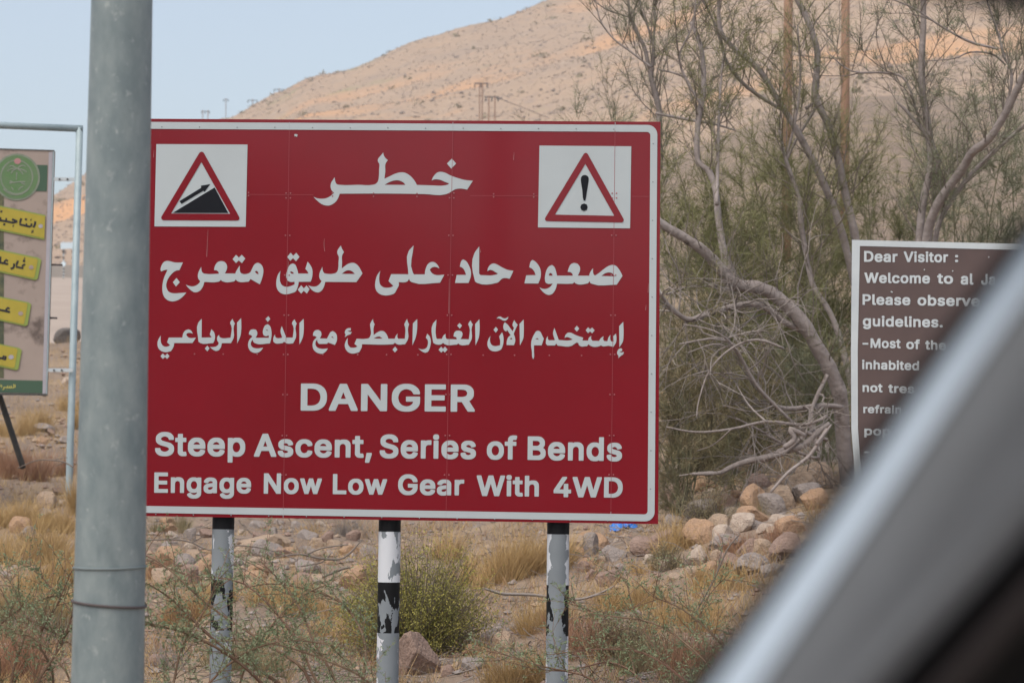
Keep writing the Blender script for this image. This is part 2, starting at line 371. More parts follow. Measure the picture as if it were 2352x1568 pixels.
# outlines of a plain bold grotesque alphabet: advance, then closed outlines in 1/1000 em
GLYPH = {
 ',': (188, ['22,-143 14,-134 14,-102 44,86 54,95 152,95 161,86 161,54 108,-134 98,-143']),
 '-': (453, ['98,164 90,174 90,258 98,268 352,268 361,258 361,174 352,164']),
 '.': (188, ['72,-28 62,-25 52,-19 35,-2 28,10 26,20 27,70 37,88 52,102 62,108 76,111 118,110 128,108 138,102 154,88 162,76 165,62 165,20 163,10 156,-3 140,-19 130,-25 116,-28']),
 '4': (453, ['266,-24 258,-14 257,80 24,81 16,90 16,172 214,510 222,524 230,532 326,533 335,524 335,492 281,402 156,188 257,188 258,334 268,342 358,342 367,332 367,188 370,187 428,187 436,179 437,92 428,81 368,80 367,-14 359,-24']),
 ':': (188, ['72,-28 62,-25 52,-19 35,-2 28,10 26,20 27,70 37,88 52,102 62,108 76,111 118,110 128,108 138,102 154,88 162,76 165,62 165,20 163,10 156,-3 140,-19 130,-25 116,-28', '72,247 62,250 52,256 35,272 29,282 26,296 27,344 35,360 50,376 62,383 76,386 118,386 128,383 140,376 156,360 162,351 165,336 164,288 156,272 140,256 130,250 116,247']),
 'A': (480, ['0,-24 -8,-14 -8,16 176,524 184,532 290,533 300,524 384,296 487,16 487,-14 480,-23 378,-23 370,-14 322,118 158,118 155,116 150,104 110,-14 102,-23', '194,224 284,224 250,324 240,358 238,357']),
 'B': (456, ['44,-24 36,-14 37,526 46,533 270,533 304,529 338,519 360,506 390,478 403,462 413,442 421,410 421,338 418,322 411,304 400,288 381,268 413,238 425,222 434,204 440,180 442,162 441,100 433,68 418,42 395,16 378,3 346,-12 316,-20 278,-24', '150,82 254,82 282,87 306,98 316,106 321,114 326,124 329,138 321,164 310,180 305,184 280,199 252,206 150,206', '150,310 240,310 264,316 286,328 293,334 301,344 307,356 311,372 305,390 292,410 268,422 246,427 150,428']),
 'D': (502, ['44,-24 36,-14 37,526 46,533 258,533 294,529 320,523 358,508 383,494 412,468 426,454 441,436 464,392 479,344 486,290 486,220 479,166 464,118 442,76 422,51 404,34 384,18 352,-1 314,-15 290,-20 252,-24', '150,82 228,82 272,91 294,100 318,116 334,130 348,150 360,176 366,196 372,226 375,256 370,296 360,334 345,364 330,384 314,398 298,408 282,415 256,423 218,428 150,427']),
 'E': (419, ['44,-24 36,-14 37,526 46,533 386,533 396,524 396,436 386,428 150,428 149,312 150,310 368,310 378,302 379,214 370,205 150,204 149,84 152,81 390,81 399,72 399,-16 388,-24']),
 'G': (520, ['238,-31 202,-26 170,-17 138,-2 120,10 102,24 72,57 49,92 35,122 23,164 18,196 16,220 17,302 23,344 32,378 44,408 59,434 78,460 108,490 138,511 168,526 204,536 234,540 294,540 322,537 344,532 374,521 398,509 427,486 458,454 476,428 489,400 498,366 498,334 490,325 394,325 384,334 371,364 358,384 349,396 330,410 306,422 270,431 254,430 236,425 216,418 192,404 179,392 166,378 154,358 140,326 133,300 128,268 127,254 132,214 139,186 147,164 159,142 176,120 189,108 204,97 232,85 264,78 282,79 312,87 336,99 356,116 371,136 381,158 385,170 384,175 268,175 260,182 259,270 268,280 492,280 496,278 502,270 502,170 497,132 491,110 482,88 472,70 455,46 436,26 416,10 396,-4 364,-18 336,-26 310,-30']),
 'J': (396, ['156,-31 122,-26 86,-11 64,5 34,36 20,62 11,98 9,118 9,188 18,197 114,197 122,188 122,150 126,126 136,102 146,91 164,80 186,75 208,81 226,92 234,102 241,116 248,150 248,376 249,526 258,533 350,533 360,524 360,118 355,82 344,52 328,28 304,3 280,-13 260,-22 232,-29 212,-31']),
 'L': (393, ['44,-24 36,-14 36,524 46,533 140,533 149,524 149,306 150,82 376,81 385,72 385,-16 374,-24']),
 'M': (628, ['44,-24 36,-14 36,522 44,533 166,533 176,524 314,167 451,524 460,533 582,533 592,524 592,318 592,-14 584,-24 490,-24 480,-16 480,271 367,-14 356,-24 272,-24 262,-15 146,271 146,-16 136,-24']),
 'N': (523, ['44,-24 36,-14 37,526 46,533 150,533 154,531 162,522 374,189 375,524 384,533 478,533 487,522 486,-16 476,-24 374,-24 370,-22 359,-10 150,319 149,-16 140,-24']),
 'P': (445, ['44,-24 36,-14 36,525 46,533 278,532 316,525 338,517 368,499 380,488 399,468 414,446 426,416 432,386 433,322 431,302 421,264 410,242 392,218 371,198 348,183 318,170 288,164 266,162 150,162 149,-16 140,-24', '150,266 228,266 246,268 272,275 296,290 307,306 313,318 318,336 319,352 311,382 296,405 274,419 248,426 228,428 150,428']),
 'R': (449, ['44,-24 36,-14 36,522 44,532 280,532 306,528 328,522 350,513 365,504 380,492 405,464 421,436 429,408 433,380 433,324 429,294 417,262 398,232 380,214 354,194 452,16 452,-14 444,-23 337,-24 325,-10 228,173 152,174 149,172 149,-16 140,-24', '150,280 230,279 248,281 280,290 300,302 307,310 314,324 320,354 312,386 298,406 280,417 248,426 230,428 150,428']),
 'S': (447, ['192,-33 158,-29 136,-24 114,-16 92,-5 75,6 52,28 32,56 19,88 14,118 14,153 24,161 120,161 128,152 136,120 148,102 174,86 192,79 218,74 230,74 256,79 269,84 292,96 304,106 315,122 320,138 319,144 314,156 305,166 280,181 244,194 140,224 100,243 74,261 52,283 36,310 28,346 28,398 31,418 37,438 49,462 76,492 94,507 124,523 156,534 198,540 240,540 278,538 318,528 350,513 375,494 400,466 416,438 422,418 425,400 425,362 416,354 322,354 313,362 308,386 294,407 266,424 250,430 228,434 208,432 184,425 160,410 149,396 142,382 141,374 144,364 156,349 180,334 226,317 326,289 362,271 382,256 410,228 419,214 425,202 432,166 432,112 427,84 412,50 395,28 378,11 358,-3 320,-21 284,-30 254,-33']),
 'V': (480, ['188,-24 179,-14 -6,486 -8,494 -8,524 2,533 98,533 108,524 217,220 239,152 240,149 242,150 254,186 371,524 380,533 478,533 487,524 487,492 303,-14 292,-24']),
 'W': (686, ['140,-24 130,-14 -8,492 -8,524 0,532 96,533 106,524 194,191 282,524 292,533 396,533 405,522 491,190 494,190 502,222 579,524 588,533 684,533 694,524 694,492 556,-10 554,-16 546,-24 440,-24 431,-16 342,308 254,-16 244,-24']),
 'a': (389, ['132,-33 98,-27 70,-15 50,0 33,16 20,34 11,54 6,82 6,134 13,166 22,181 40,202 54,213 80,226 104,234 132,240 234,253 248,259 250,262 249,266 242,284 235,292 216,302 194,306 172,301 147,288 138,280 124,259 114,250 84,250 34,264 24,268 17,278 17,308 30,334 41,348 62,369 82,384 102,394 130,403 154,407 224,408 252,404 278,397 309,380 337,352 351,326 356,312 361,278 360,-16 352,-24 264,-24 252,-13 230,-24 204,-31 186,-33', '168,70 188,73 212,83 227,94 239,108 249,132 252,152 210,146 178,142 146,134 128,124 122,116 118,104 126,87 140,78']),
 'b': (424, ['200,-32 180,-29 166,-25 138,-8 136,-16 126,-24 38,-24 29,-14 29,524 38,533 130,532 138,524 138,424 138,387 160,400 182,406 200,408 256,408 292,402 308,396 330,385 342,375 369,348 389,320 404,282 412,242 414,220 414,158 409,116 395,70 376,38 342,2 322,-13 300,-23 278,-29 256,-32', '217,72 228,73 252,82 270,95 275,102 285,116 293,134 298,152 303,180 303,198 298,228 291,248 282,266 270,283 254,294 236,302 224,304 214,304 194,298 169,282 158,266 148,246 141,220 138,198 138,178 141,158 148,132 160,108 171,94 186,83 204,75']),
 'c': (396, ['178,-32 156,-29 126,-21 106,-11 90,0 73,14 52,38 38,58 25,84 15,118 11,144 10,218 13,248 18,272 34,312 54,342 78,366 100,384 126,397 156,405 180,408 236,408 278,401 308,388 335,370 367,334 378,316 386,294 386,262 378,254 320,238 288,238 279,246 270,268 256,286 234,299 208,305 182,299 164,289 152,278 139,258 128,232 123,210 121,196 123,166 131,134 140,116 152,98 170,83 182,77 206,71 238,80 256,90 262,96 272,112 280,132 290,141 320,141 350,134 376,127 387,116 387,86 374,54 358,30 323,-2 292,-20 266,-28 236,-32']),
 'd': (424, ['166,-32 134,-26 114,-19 94,-8 82,2 56,28 37,56 19,100 11,144 10,220 15,260 26,298 36,320 48,339 82,375 96,385 116,396 134,402 158,407 224,408 258,402 286,387 287,482 287,524 296,533 386,533 396,524 396,-14 386,-24 298,-24 290,-16 288,-7 262,-23 244,-29 222,-32', '202,72 212,73 231,80 248,90 257,98 265,110 278,138 284,160 287,180 287,200 284,220 277,246 266,268 254,282 238,294 220,302 206,305 188,302 172,295 154,282 149,276 140,262 131,244 126,226 121,198 121,180 127,148 142,112 151,100 164,87 180,78']),
 'e': (404, ['182,-32 158,-29 132,-23 108,-12 91,-2 80,8 52,37 37,58 23,88 15,118 11,142 11,232 17,268 26,296 36,316 50,337 76,366 89,376 108,389 134,400 154,405 178,408 232,408 262,404 286,397 304,388 328,371 348,352 364,332 378,306 387,280 392,256 395,224 395,156 386,145 127,144 135,120 154,94 180,78 208,71 230,74 256,85 267,96 282,120 292,129 322,129 350,123 378,116 389,106 389,74 377,46 358,21 328,-5 298,-21 266,-29 240,-32', '130,246 276,245 271,260 255,284 240,295 222,302 206,305 192,303 168,293 152,281 136,260']),
 'f': (254, ['66,-24 57,-14 57,302 54,303 -8,303 -17,310 -18,394 -8,403 56,404 57,458 64,488 76,508 98,530 114,541 138,550 164,554 228,553 248,549 258,546 262,542 267,536 267,504 250,452 242,444 212,444 196,448 182,445 173,438 167,418 166,406 168,403 242,403 251,396 252,314 242,303 168,303 166,302 166,-16 156,-24']),
 'g': (425, ['176,-175 150,-172 114,-163 92,-153 72,-139 50,-118 30,-92 27,-84 27,-54 40,-42 84,-17 116,-17 148,-51 170,-64 200,-72 224,-70 248,-62 270,-48 280,-32 284,-18 287,2 260,-12 236,-18 168,-19 150,-17 126,-11 102,0 76,17 52,42 37,62 25,86 15,120 11,146 11,236 15,262 25,296 36,320 48,339 82,374 102,389 138,403 170,408 236,407 262,401 288,385 289,394 298,403 386,403 396,394 396,-36 393,-60 388,-80 378,-100 366,-117 340,-142 312,-158 288,-167 250,-174', '202,84 214,85 236,92 249,100 261,110 277,138 284,164 287,184 287,202 282,230 277,246 266,268 254,284 240,294 226,300 206,305 178,298 160,288 153,280 142,266 134,250 126,228 121,200 121,184 126,158 135,134 146,114 164,98 180,90']),
 'h': (410, ['38,-24 29,-14 29,522 36,532 128,533 138,525 138,389 162,400 192,407 254,408 282,404 298,399 314,392 334,376 358,350 368,332 375,312 381,270 381,234 381,-14 374,-23 282,-24 272,-16 271,238 265,262 253,284 246,290 232,298 210,304 186,298 160,282 147,262 140,238 138,220 138,-16 128,-24']),
 'i': (167, ['38,-24 29,-14 29,394 38,403 130,403 138,392 138,-14 128,-24', '62,419 50,422 42,427 25,444 19,454 17,464 17,502 19,512 28,527 42,540 50,545 62,548 106,548 114,546 126,540 142,524 147,516 150,502 150,462 147,450 132,432 114,421 104,419']),
 'l': (189, ['112,-26 80,-19 64,-10 41,16 33,34 30,50 29,522 38,533 122,533 130,532 138,522 139,94 142,82 146,78 184,78 194,70 205,20 205,-10 196,-21 180,-25']),
 'm': (610, ['38,-24 29,-14 29,392 38,403 126,403 135,396 138,389 160,402 186,409 254,409 274,404 286,398 296,391 320,368 344,388 378,404 410,410 462,410 498,403 516,395 534,381 555,360 565,344 575,320 580,294 581,-14 572,-24 480,-24 472,-14 472,26 471,256 465,276 456,290 436,301 418,305 396,299 378,288 367,270 360,246 359,-16 348,-24 260,-24 252,-17 250,-14 249,258 242,278 232,291 218,300 200,305 182,300 160,287 145,264 140,246 138,230 138,-16 128,-24']),
 'n': (410, ['38,-24 29,-14 29,392 38,403 126,403 136,395 138,387 162,400 186,406 202,408 254,408 282,404 298,399 316,390 330,380 350,360 364,340 375,312 378,296 381,270 381,104 380,-16 372,-24 282,-24 278,-22 272,-14 272,228 268,254 262,270 254,282 240,294 230,299 212,304 186,298 166,286 156,277 145,256 139,232 138,-16 128,-24']),
 'o': (415, ['178,-32 142,-26 122,-19 100,-8 66,22 38,58 22,92 13,128 10,158 10,218 12,240 22,284 39,320 59,348 90,376 122,395 156,405 180,408 237,408 260,405 280,400 316,384 332,372 354,351 374,324 393,284 402,248 405,218 405,158 403,136 395,98 378,58 359,32 326,0 294,-19 264,-28 234,-32', '204,72 214,72 233,78 251,88 265,100 273,112 284,134 294,180 293,204 288,228 280,250 272,266 260,281 244,293 232,299 211,304 196,303 182,299 164,289 152,278 139,258 131,240 125,220 121,196 121,178 127,148 133,130 145,108 159,92 170,83 182,77']),
 'p': (424, ['38,-167 29,-156 29,394 38,403 126,403 136,395 138,386 160,400 188,407 266,407 292,402 324,388 342,375 360,357 377,338 395,308 408,266 413,234 414,158 411,128 399,80 383,48 369,28 337,-2 308,-20 278,-29 256,-32 192,-31 164,-24 138,-9 138,-159 128,-167', '217,72 228,73 252,82 270,95 275,102 285,116 293,134 298,152 303,180 303,198 298,228 291,248 282,266 270,283 254,294 236,302 224,304 214,304 194,298 169,282 158,266 148,246 141,220 138,198 138,178 141,158 148,132 160,108 171,94 186,83 204,75']),
 'r': (259, ['38,-24 29,-14 29,394 38,403 126,403 138,392 156,402 180,408 250,408 258,408 267,398 266,306 258,298 228,298 206,301 180,294 166,286 155,276 145,258 141,248 138,228 138,-16 128,-24']),
 's': (365, ['152,-32 122,-28 90,-19 62,-2 40,20 26,38 16,60 12,78 12,110 22,119 78,131 108,131 118,122 124,104 134,88 154,76 180,70 204,74 222,82 235,92 241,104 234,115 220,124 110,152 88,161 62,178 42,199 27,226 23,248 23,298 28,324 41,348 64,372 82,386 108,398 138,406 158,408 204,408 234,406 260,400 284,390 302,377 322,356 341,326 348,306 348,274 338,265 298,256 284,253 254,253 244,262 237,278 224,294 206,304 188,308 164,302 150,295 141,288 136,276 142,265 160,255 274,225 300,213 314,203 336,180 349,158 355,132 355,82 351,60 340,37 318,10 288,-12 260,-24 230,-30 210,-32']),
 't': (227, ['140,-28 112,-23 86,-11 61,12 48,34 44,48 41,68 41,302 38,303 -8,303 -18,311 -18,392 -8,403 40,404 41,486 50,495 140,495 150,486 150,404 218,403 228,392 227,310 218,303 152,303 150,302 151,98 156,82 164,77 172,76 186,78 216,78 225,70 237,18 237,-12 228,-22 210,-27']),
 'u': (410, ['154,-29 134,-26 112,-20 94,-11 80,-1 53,28 42,50 36,64 31,88 29,110 30,396 40,403 128,403 137,396 138,150 140,134 146,112 156,97 163,90 180,80 198,75 224,81 236,87 250,98 265,124 272,158 272,394 282,403 374,402 381,392 380,-16 372,-24 284,-24 274,-16 272,-7 250,-20 224,-27 208,-29']),
 'v': (389, ['148,-24 139,-16 136,-10 -6,360 -7,394 2,403 100,402 109,394 194,159 196,158 207,192 280,394 288,402 386,403 395,394 395,362 250,-15 240,-24']),
 'w': (567, ['122,-24 114,-16 110,-4 -1,362 -1,394 6,402 102,403 110,395 170,187 226,390 229,396 238,403 330,403 338,396 358,334 396,190 398,188 400,192 409,226 458,396 466,403 558,403 569,394 569,362 457,-4 453,-16 446,-23 354,-24 344,-16 284,194 222,-16 214,-24']),
}
def text_word(s, quad, mapf, name, m, parent, off, bold=.024, lean=.012):
    """one word of lettering; quad = left x, right x, cap-top y and baseline y at the left and right ends"""
    cu = bpy.data.curves.new('tmp', 'CURVE'); cu.dimensions = '2D'; cu.fill_mode = 'FRONT'
    pen = 0.0
    for ch in s:
        adv, sps = GLYPH[ch]
        for st in sps:
            v = parse(st); sp = cu.splines.new('POLY'); sp.points.add(len(v) - 1); sp.use_cyclic_u = True
            for q, p in zip(sp.points, v): q.co = (pen + p[0] / 1000, p[1] / 1000, 0, 1)
        pen += adv / 1000 + bold * 1.1
    ob = bpy.data.objects.new('tmp', cu); COL.objects.link(ob); bpy.context.view_layer.update()
    me = bpy.data.meshes.new_from_object(ob); bpy.data.objects.remove(ob); bpy.data.curves.remove(cu)
    xs_ = [v.co.x for v in me.vertices]; a, b = min(xs_), max(xs_)
    xl, xr, tl, bl, tr, br = quad
    CAP = .509 + 2 * bold
    mbx = MB(); vs = []
    for v in me.vertices:
        u = (v.co.x - a) / (b - a); t = (v.co.y + bold) / CAP
        x = xl + (xr - xl) * u; yb = bl + (br - bl) * u; yt = tl + (tr - tl) * u
        vs.append(mapf(x + t * lean * (bl - tl), yb + (yt - yb) * t, off))
    mbx.add(vs, [tuple(p.vertices) for p in me.polygons]); bpy.data.meshes.remove(me); face_front(mbx)
    return mbx.build(name, m, parent)

TL, TR, BR, BL = (289, 272.6), (1517, 280), (1511.5, 1203), (272, 1183.5)
sign = thing('danger_sign', 'large dark red danger board with white Arabic and English lettering on three striped posts', 'road sign', G(900, 15.05, -.1))
mb = MB(); q = [TL, BL, BR, TR]
mb.prism([S(*p, 0) for p in q], [S(*p, -.028) for p in q]); mb.build('panel', M['red'], sign)
# back rails
mb = MB()
for yy in (360, 700, 1090):
    a, b = S(300, yy, -.030), S(1505, yy + 7, -.030)
    mb.box(a, b - a, Vector((0, 0, .06)), SN * -.04)
mb.build('rail', M['alu'], sign)
def rrect(x0, y0, x1, y1, rr, seg=7):
    out = []
    for cx, cy, a0 in ((x1-rr, y0+rr, -90), (x1-rr, y1-rr, 0), (x0+rr, y1-rr, 90), (x0+rr, y0+rr, 180)):
        for k in range(seg+1):
            a = R(a0 + 90*k/seg); out.append((cx + rr*math.cos(a), cy + rr*math.sin(a)))
    return out
def lerp2(q4):
    """unit square -> pixel quad (TL, TR, BR, BL)"""
    a, b, c, d = q4
    def f(u, v):
        return (a[0]*(1-u)*(1-v)+b[0]*u*(1-v)+c[0]*u*v+d[0]*(1-u)*v, a[1]*(1-u)*(1-v)+b[1]*u*(1-v)+c[1]*u*v+d[1]*(1-u)*v)
    return f
bq = lerp2([(TL[0]+9, TL[1]+7.5), (1510, 287.5), (1503.5, 1197), (BL[0]+9, 1176)])
def uvmap(f, W_, H_): return lambda p: f(p[0]/W_, p[1]/H_)
g = uvmap(bq, 1210, 905)
outer = [g(p) for p in rrect(0, 0, 1210, 905, 22)]; inner = [g(p) for p in rrect(16, 16, 1194, 889, 8)]
outline_mesh([outer, inner], S, 'border', M['white'], sign, .0025, smooth=False)
# pictogram squares
def pic(cr, sq, tri_o, tri_i, blacks):
    sqo = outline_mesh([[cr(*p) for p in parse(sq)]], S, 'pictogram_square', M['white'], sign, .0025, smooth=False)
    outline_mesh([[cr(*p) for p in parse(tri_o)], [cr(*p) for p in parse(tri_i)]], S, 'warning_triangle', M['red'], sqo, .0045, smooth=False)
    for nm, b, sm in blacks: outline_mesh([[cr(*p) for p in parse(b)]], S, nm, M['black_ink'], sqo, .0045, smooth=sm)
pic(crop(370, 330, 250, 1633), '78,145 1532,152 1503,1462 47,1456',
    '755,300 775,275 797,266 825,273 845,302 1398,1300 1406,1325 1395,1350 1370,1362 190,1357 165,1345 156,1320 162,1298', '797,432 1256,1256 312,1251',
    [('arrow_symbol', '448,1053 795,840 788,808 938,783 848,905 828,888 480,1098', False), ('slope_symbol', '340,1240 1008,836 1226,1242', False)])
pic(crop(1300, 340, 260, 1773), '117,108 1645,120 1625,1484 92,1468',
    '850,255 868,235 888,228 910,236 926,256 1512,1318 1521,1345 1512,1372 1485,1386 235,1364 214,1350 207,1328 215,1305', '881,412 1363,1276 374,1256',
    [('exclamation_stroke', '870,598 905,607 930,630 936,665 925,760 905,880 886,1000 880,1018 865,1026 852,1018 846,1000 830,850 812,740 806,660 815,627 838,606', True), ('exclamation_dot', '860,1070 903,1087 921,1133 903,1178 858,1196 815,1178 796,1133 815,1088', True)])
LT = .0025
cA = crop(750, 360, 420)
glyphs('arabic_heading', ['2265,458 2188,578 2140,568 2080,564 2030,572 1970,605 1925,630 1890,642 1600,638 1100,632 445,634 425,690 395,738 350,775 300,795 250,793 190,770 140,730 86,677 140,697 200,703 260,695 310,672 350,640 370,620 345,600 325,565 320,525 330,480 350,448 375,410 380,440 385,470 400,498 425,510 460,514 700,513 890,513 930,503 960,478 975,440 980,400 984,300 984,220 970,200 966,175 975,150 1005,115 1040,70 1046,105 1065,140 1104,176 1075,215 1068,330 1056,430 1120,400 1200,362 1270,343 1330,346 1390,375 1440,420 1480,475 1500,514 1700,520 1880,520 1920,510 1942,494 1890,475 1820,445 1760,437 1725,443 1702,456 1715,420 1745,375 1785,342 1830,335 1880,345 1960,385 2060,420 2150,445',
    '1058,513 1110,482 1170,458 1240,450 1300,470 1330,495 1345,514', '1978,155 2037,222 1970,292 1911,222'], cA, S, M['white'], sign, LT)
cB = crop(380, 600, 280)
glyphs('arabic_lettering', ['620,798 680,820 745,833 810,822 860,795 900,755 915,725 885,690 868,640 868,590 885,530 910,480 937,430 940,490 955,540 985,565 1030,575 1300,573 1285,530 1250,505 1200,500 1208,445 1235,380 1275,335 1335,315 1400,325 1450,370 1468,430 1455,500 1420,568 1635,570 1650,530 1680,475 1728,405 1728,500 1740,550 1770,570 1900,568 1940,545 1975,480 2010,410 2050,365 2100,350 2150,372 2190,420 2210,490 2205,580 2180,680 2138,790 2060,745 1945,680 1912,735 1700,735 1665,715 1645,690 1615,725 1570,738 1400,738 1360,720 1338,698 1310,728 1270,740 1000,742 985,800 955,865 910,920 850,950 790,950 730,915 670,860',
    '2035,530 2068,512 2098,535 2113,590 2070,567', '1650,185 1708,245 1768,185 1840,262 1772,357 1705,300 1650,357 1580,275',
    '562,342 490,500 430,508 370,540 310,600 260,670 230,740 218,810 232,880 265,935 320,965 400,975 500,968 632,958 570,1030 500,1090 430,1125 340,1140 260,1120 190,1065 150,980 138,880 150,750 180,640 215,560 248,492 200,495 160,508 115,527 103,500 105,460 130,390 170,335 230,310 300,318 380,340 470,345', '430,660 497,748 418,835 355,748'], cB, S, M['white'], sign, LT)
cC = crop(660, 600, 240)
glyphs('arabic_lettering', ['2207,662 2060,870 1315,863 1300,930 1265,1020 1215,1085 1150,1115 1080,1105 1000,1060 955,1010 908,948 980,970 1050,978 1120,962 1180,915 1215,870 1228,842 1190,800 1172,740 1175,680 1195,610 1220,560 1247,500 1250,560 1262,610 1290,655 1340,668 1520,665 1575,645 1610,600 1625,540 1632,400 1632,240 1610,200 1602,150 1615,100 1650,45 1690,-5 1705,50 1735,105 1765,152 1722,225 1718,400 1710,545 1790,480 1870,430 1940,410 2000,410 2060,440 2120,500 2160,570',
    '1710,672 1780,618 1840,590 1910,590 1970,620 2025,675',
    '893,380 950,450 990,520 1010,600 1010,690 995,780 965,860 680,862 668,950 640,1030 610,1090 520,1130 430,1155 350,1160 260,1135 190,1075 155,1000 143,900 155,780 190,680 247,597 232,680 228,780 240,870 280,940 340,975 420,980 500,960 580,925 582,862 470,862 415,830 385,770 380,700 395,610 430,520 480,450 540,423 590,445 630,520 655,600 668,665 915,665 895,620 840,553',
    '468,632 500,612 540,630 570,668 515,668', '488,168 550,240 620,168 700,265 615,372 545,295 478,362 405,268', '740,945 803,1020 868,948 940,1040 875,1142 800,1075 740,1145 657,1050'], cC, S, M['white'], sign, LT)
cD = crop(900, 590, 360)
glyphs('arabic_lettering', ['1208,527 1140,655 700,648 665,630 645,592 620,632 585,645 480,645 484,690 455,750 410,825 340,850 265,857 190,840 130,790 105,720 108,640 130,550 187,462 172,540 170,620 190,690 235,725 300,735 350,728 396,707 318,628 360,518 635,520 637,155 718,60 705,490 725,522 898,522 900,480 915,420 945,360 990,327 1040,325 1085,355 1110,385 1130,428 1080,405 1040,402 1000,420 975,447 1010,500 1050,525'], cD, S, M['white'], sign, LT)
glyphs('arabic_lettering', ['1510,283 1555,310 1600,380 1630,460 1632,540 1595,658 1378,658 1405,530 1555,530 1535,470 1500,420 1455,397 1490,295',
    '1765,75 1762,510 1785,533 2000,532 2040,522 2065,508 2020,485 1980,460 1940,450 1893,470 1905,420 1940,370 1990,347 2040,360 2130,410 2220,450 2310,465 2250,592 2190,580 2140,585 2100,615 2065,650 2030,660 1740,660 1705,640 1687,590 1687,185'], cD, S, M['white'], sign, LT)
cE = crop(1260, 620, 280)
glyphs('arabic_lettering', ['335,122 380,145 440,205 490,290 510,380 500,490 455,605 172,603 208,437 402,433 375,360 330,305 270,270 312,140',
    '2183,450 2065,630 1560,612 1525,595 1508,555 1475,600 1430,612 1230,608 1205,590 1195,575 1165,605 1120,610 838,608 825,680 790,760 740,820 675,840 600,815 540,765 480,685 540,710 600,718 660,700 710,665 752,607 640,607 605,580 592,520 600,420 625,330 670,260 735,225 785,265 815,340 840,445 1165,445 1150,400 1115,375 1057,365 1080,290 1120,215 1185,185 1260,200 1310,270 1312,330 1265,445 1500,447 1510,400 1535,350 1578,290 1580,380 1595,430 1625,440 1700,390 1800,310 1900,245 1980,225 2040,240 2100,300 2150,380',
    '705,388 735,405 750,445 675,445 675,410', '1748,452 1820,400 1900,378 1970,395 2025,460'], cE, S, M['white'], sign, LT)
cF = crop(370, 770, 390)
glyphs('arabic_lettering', ['1320,38 1322,200 1310,300 1262,413 1260,105', '1195,48 1205,80 1230,118 1215,150 1210,330 1170,407 1035,407 1025,460 995,510 950,522 910,505 860,464 905,465 950,455 985,430 990,400 970,370 966,330 975,305 995,285 1000,315 1020,327 1165,327 1175,150 1158,115 1165,90',
    '740,48 738,325 888,323 858,280 882,200 920,245 935,300 930,360 910,405 720,405 692,385 690,105', '822,443 855,483 822,528 785,485',
    '655,327 605,405 335,405 330,440 310,490 285,525 210,540 150,525 105,485 88,430 95,370 138,292 135,350 145,410 170,445 210,460 250,452 275,438 230,395 255,325 455,325 465,270 500,220 545,203 580,220 610,268 570,255 535,258 510,278 535,315 555,327', '168,558 200,592 232,558 266,598 230,640 200,610 168,640 132,598'], cF, S, M['white'], sign, LT)
glyphs('arabic_lettering', ['2240,48 2243,200 2225,330 2178,428 2178,110', '2108,55 2118,85 2140,118 2125,150 2128,320 2085,410 1990,410 1950,385 1930,405 1900,410 1825,410 1795,385 1792,350 1800,310 1818,278 1825,315 1840,328 1925,328 1900,220 1918,155 1985,325 2080,325 2085,150 2068,120 2075,95',
    '1712,127 1745,155 1765,220 1768,300 1745,410 1530,410 1505,395 1490,355 1470,385 1462,420 1480,460 1520,480 1645,475 1610,520 1570,545 1515,550 1460,525 1428,475 1422,420 1440,360 1485,310 1465,290 1435,280 1440,240 1465,208 1500,203 1540,210 1558,250 1555,285 1530,328 1730,328 1725,290 1690,305 1655,295 1640,260 1650,190 1675,145', '1682,210 1705,205 1715,230', '1720,10 1750,50 1712,95 1678,50'], cF, S, M['white'], sign, LT)
cG = crop(750, 770, 430)
glyphs('arabic_lettering', ['2300,50 2303,180 2290,300 2248,398 2243,115', '2183,65 2195,95 2213,120 2200,150 2197,315 2158,390 2040,390 2018,372 2000,388 1840,385 1815,365 1795,382 1715,382 1685,365 1678,330 1680,110 1727,55 1722,285 1730,312 1800,312 1810,285 1825,262 1848,245 1850,290 1865,315 2000,318 1990,290 1955,280 1965,230 1990,205 2030,203 2065,215 2075,245 2065,285 2045,315 2160,318 2165,150 2150,120 2160,95',
    '2035,100 2068,135 2038,175 2003,135', '1790,415 1815,445 1840,415 1875,455 1838,495 1815,470 1792,497 1755,458', '1603,243 1630,270 1650,320 1648,390 1635,440 1610,485 1575,498 1535,480 1485,440 1525,452 1560,450 1595,430 1612,385 1610,330 1585,295'], cG, S, M['white'], sign, LT)
glyphs('arabic_lettering', ['1470,48 1468,180 1450,290 1405,400 1412,105', '1335,45 1345,85 1363,118 1350,150 1347,315 1308,383 1200,383 1172,362 1150,382 1120,385 732,383 730,420 715,455 695,490 600,508 550,490 515,450 502,395 515,345 542,298 540,345 550,395 580,428 630,430 672,415 632,378 662,310 790,310 825,300 845,270 845,160 840,120 855,85 880,45 885,85 903,117 890,150 888,262 930,230 980,207 1020,210 1060,250 1085,310 1170,310 1180,280 1208,240 1205,290 1215,310 1305,310 1308,155 1297,120 1310,90',
    '888,308 930,285 970,280 1008,308', '540,205 570,220 597,217 580,250 545,262 502,290 515,255 503,230 510,200 540,172 583,167 583,200', '1175,415 1207,455 1172,493 1140,455'], cG, S, M['white'], sign, LT)
glyphs('arabic_lettering', ['345,207 385,240 400,300 392,350 370,393 280,360 265,378 160,380 140,355 135,320 115,350 112,390 135,425 175,442 278,440 245,485 200,510 140,500 90,460 72,400 85,340 130,290 105,275 78,270 85,225 110,197 150,193 185,215 192,255 170,305 265,308 290,260 315,220', '318,285 340,280 358,308'], cG, S, M['white'], sign, LT)
cH = crop(1170, 770, 370)
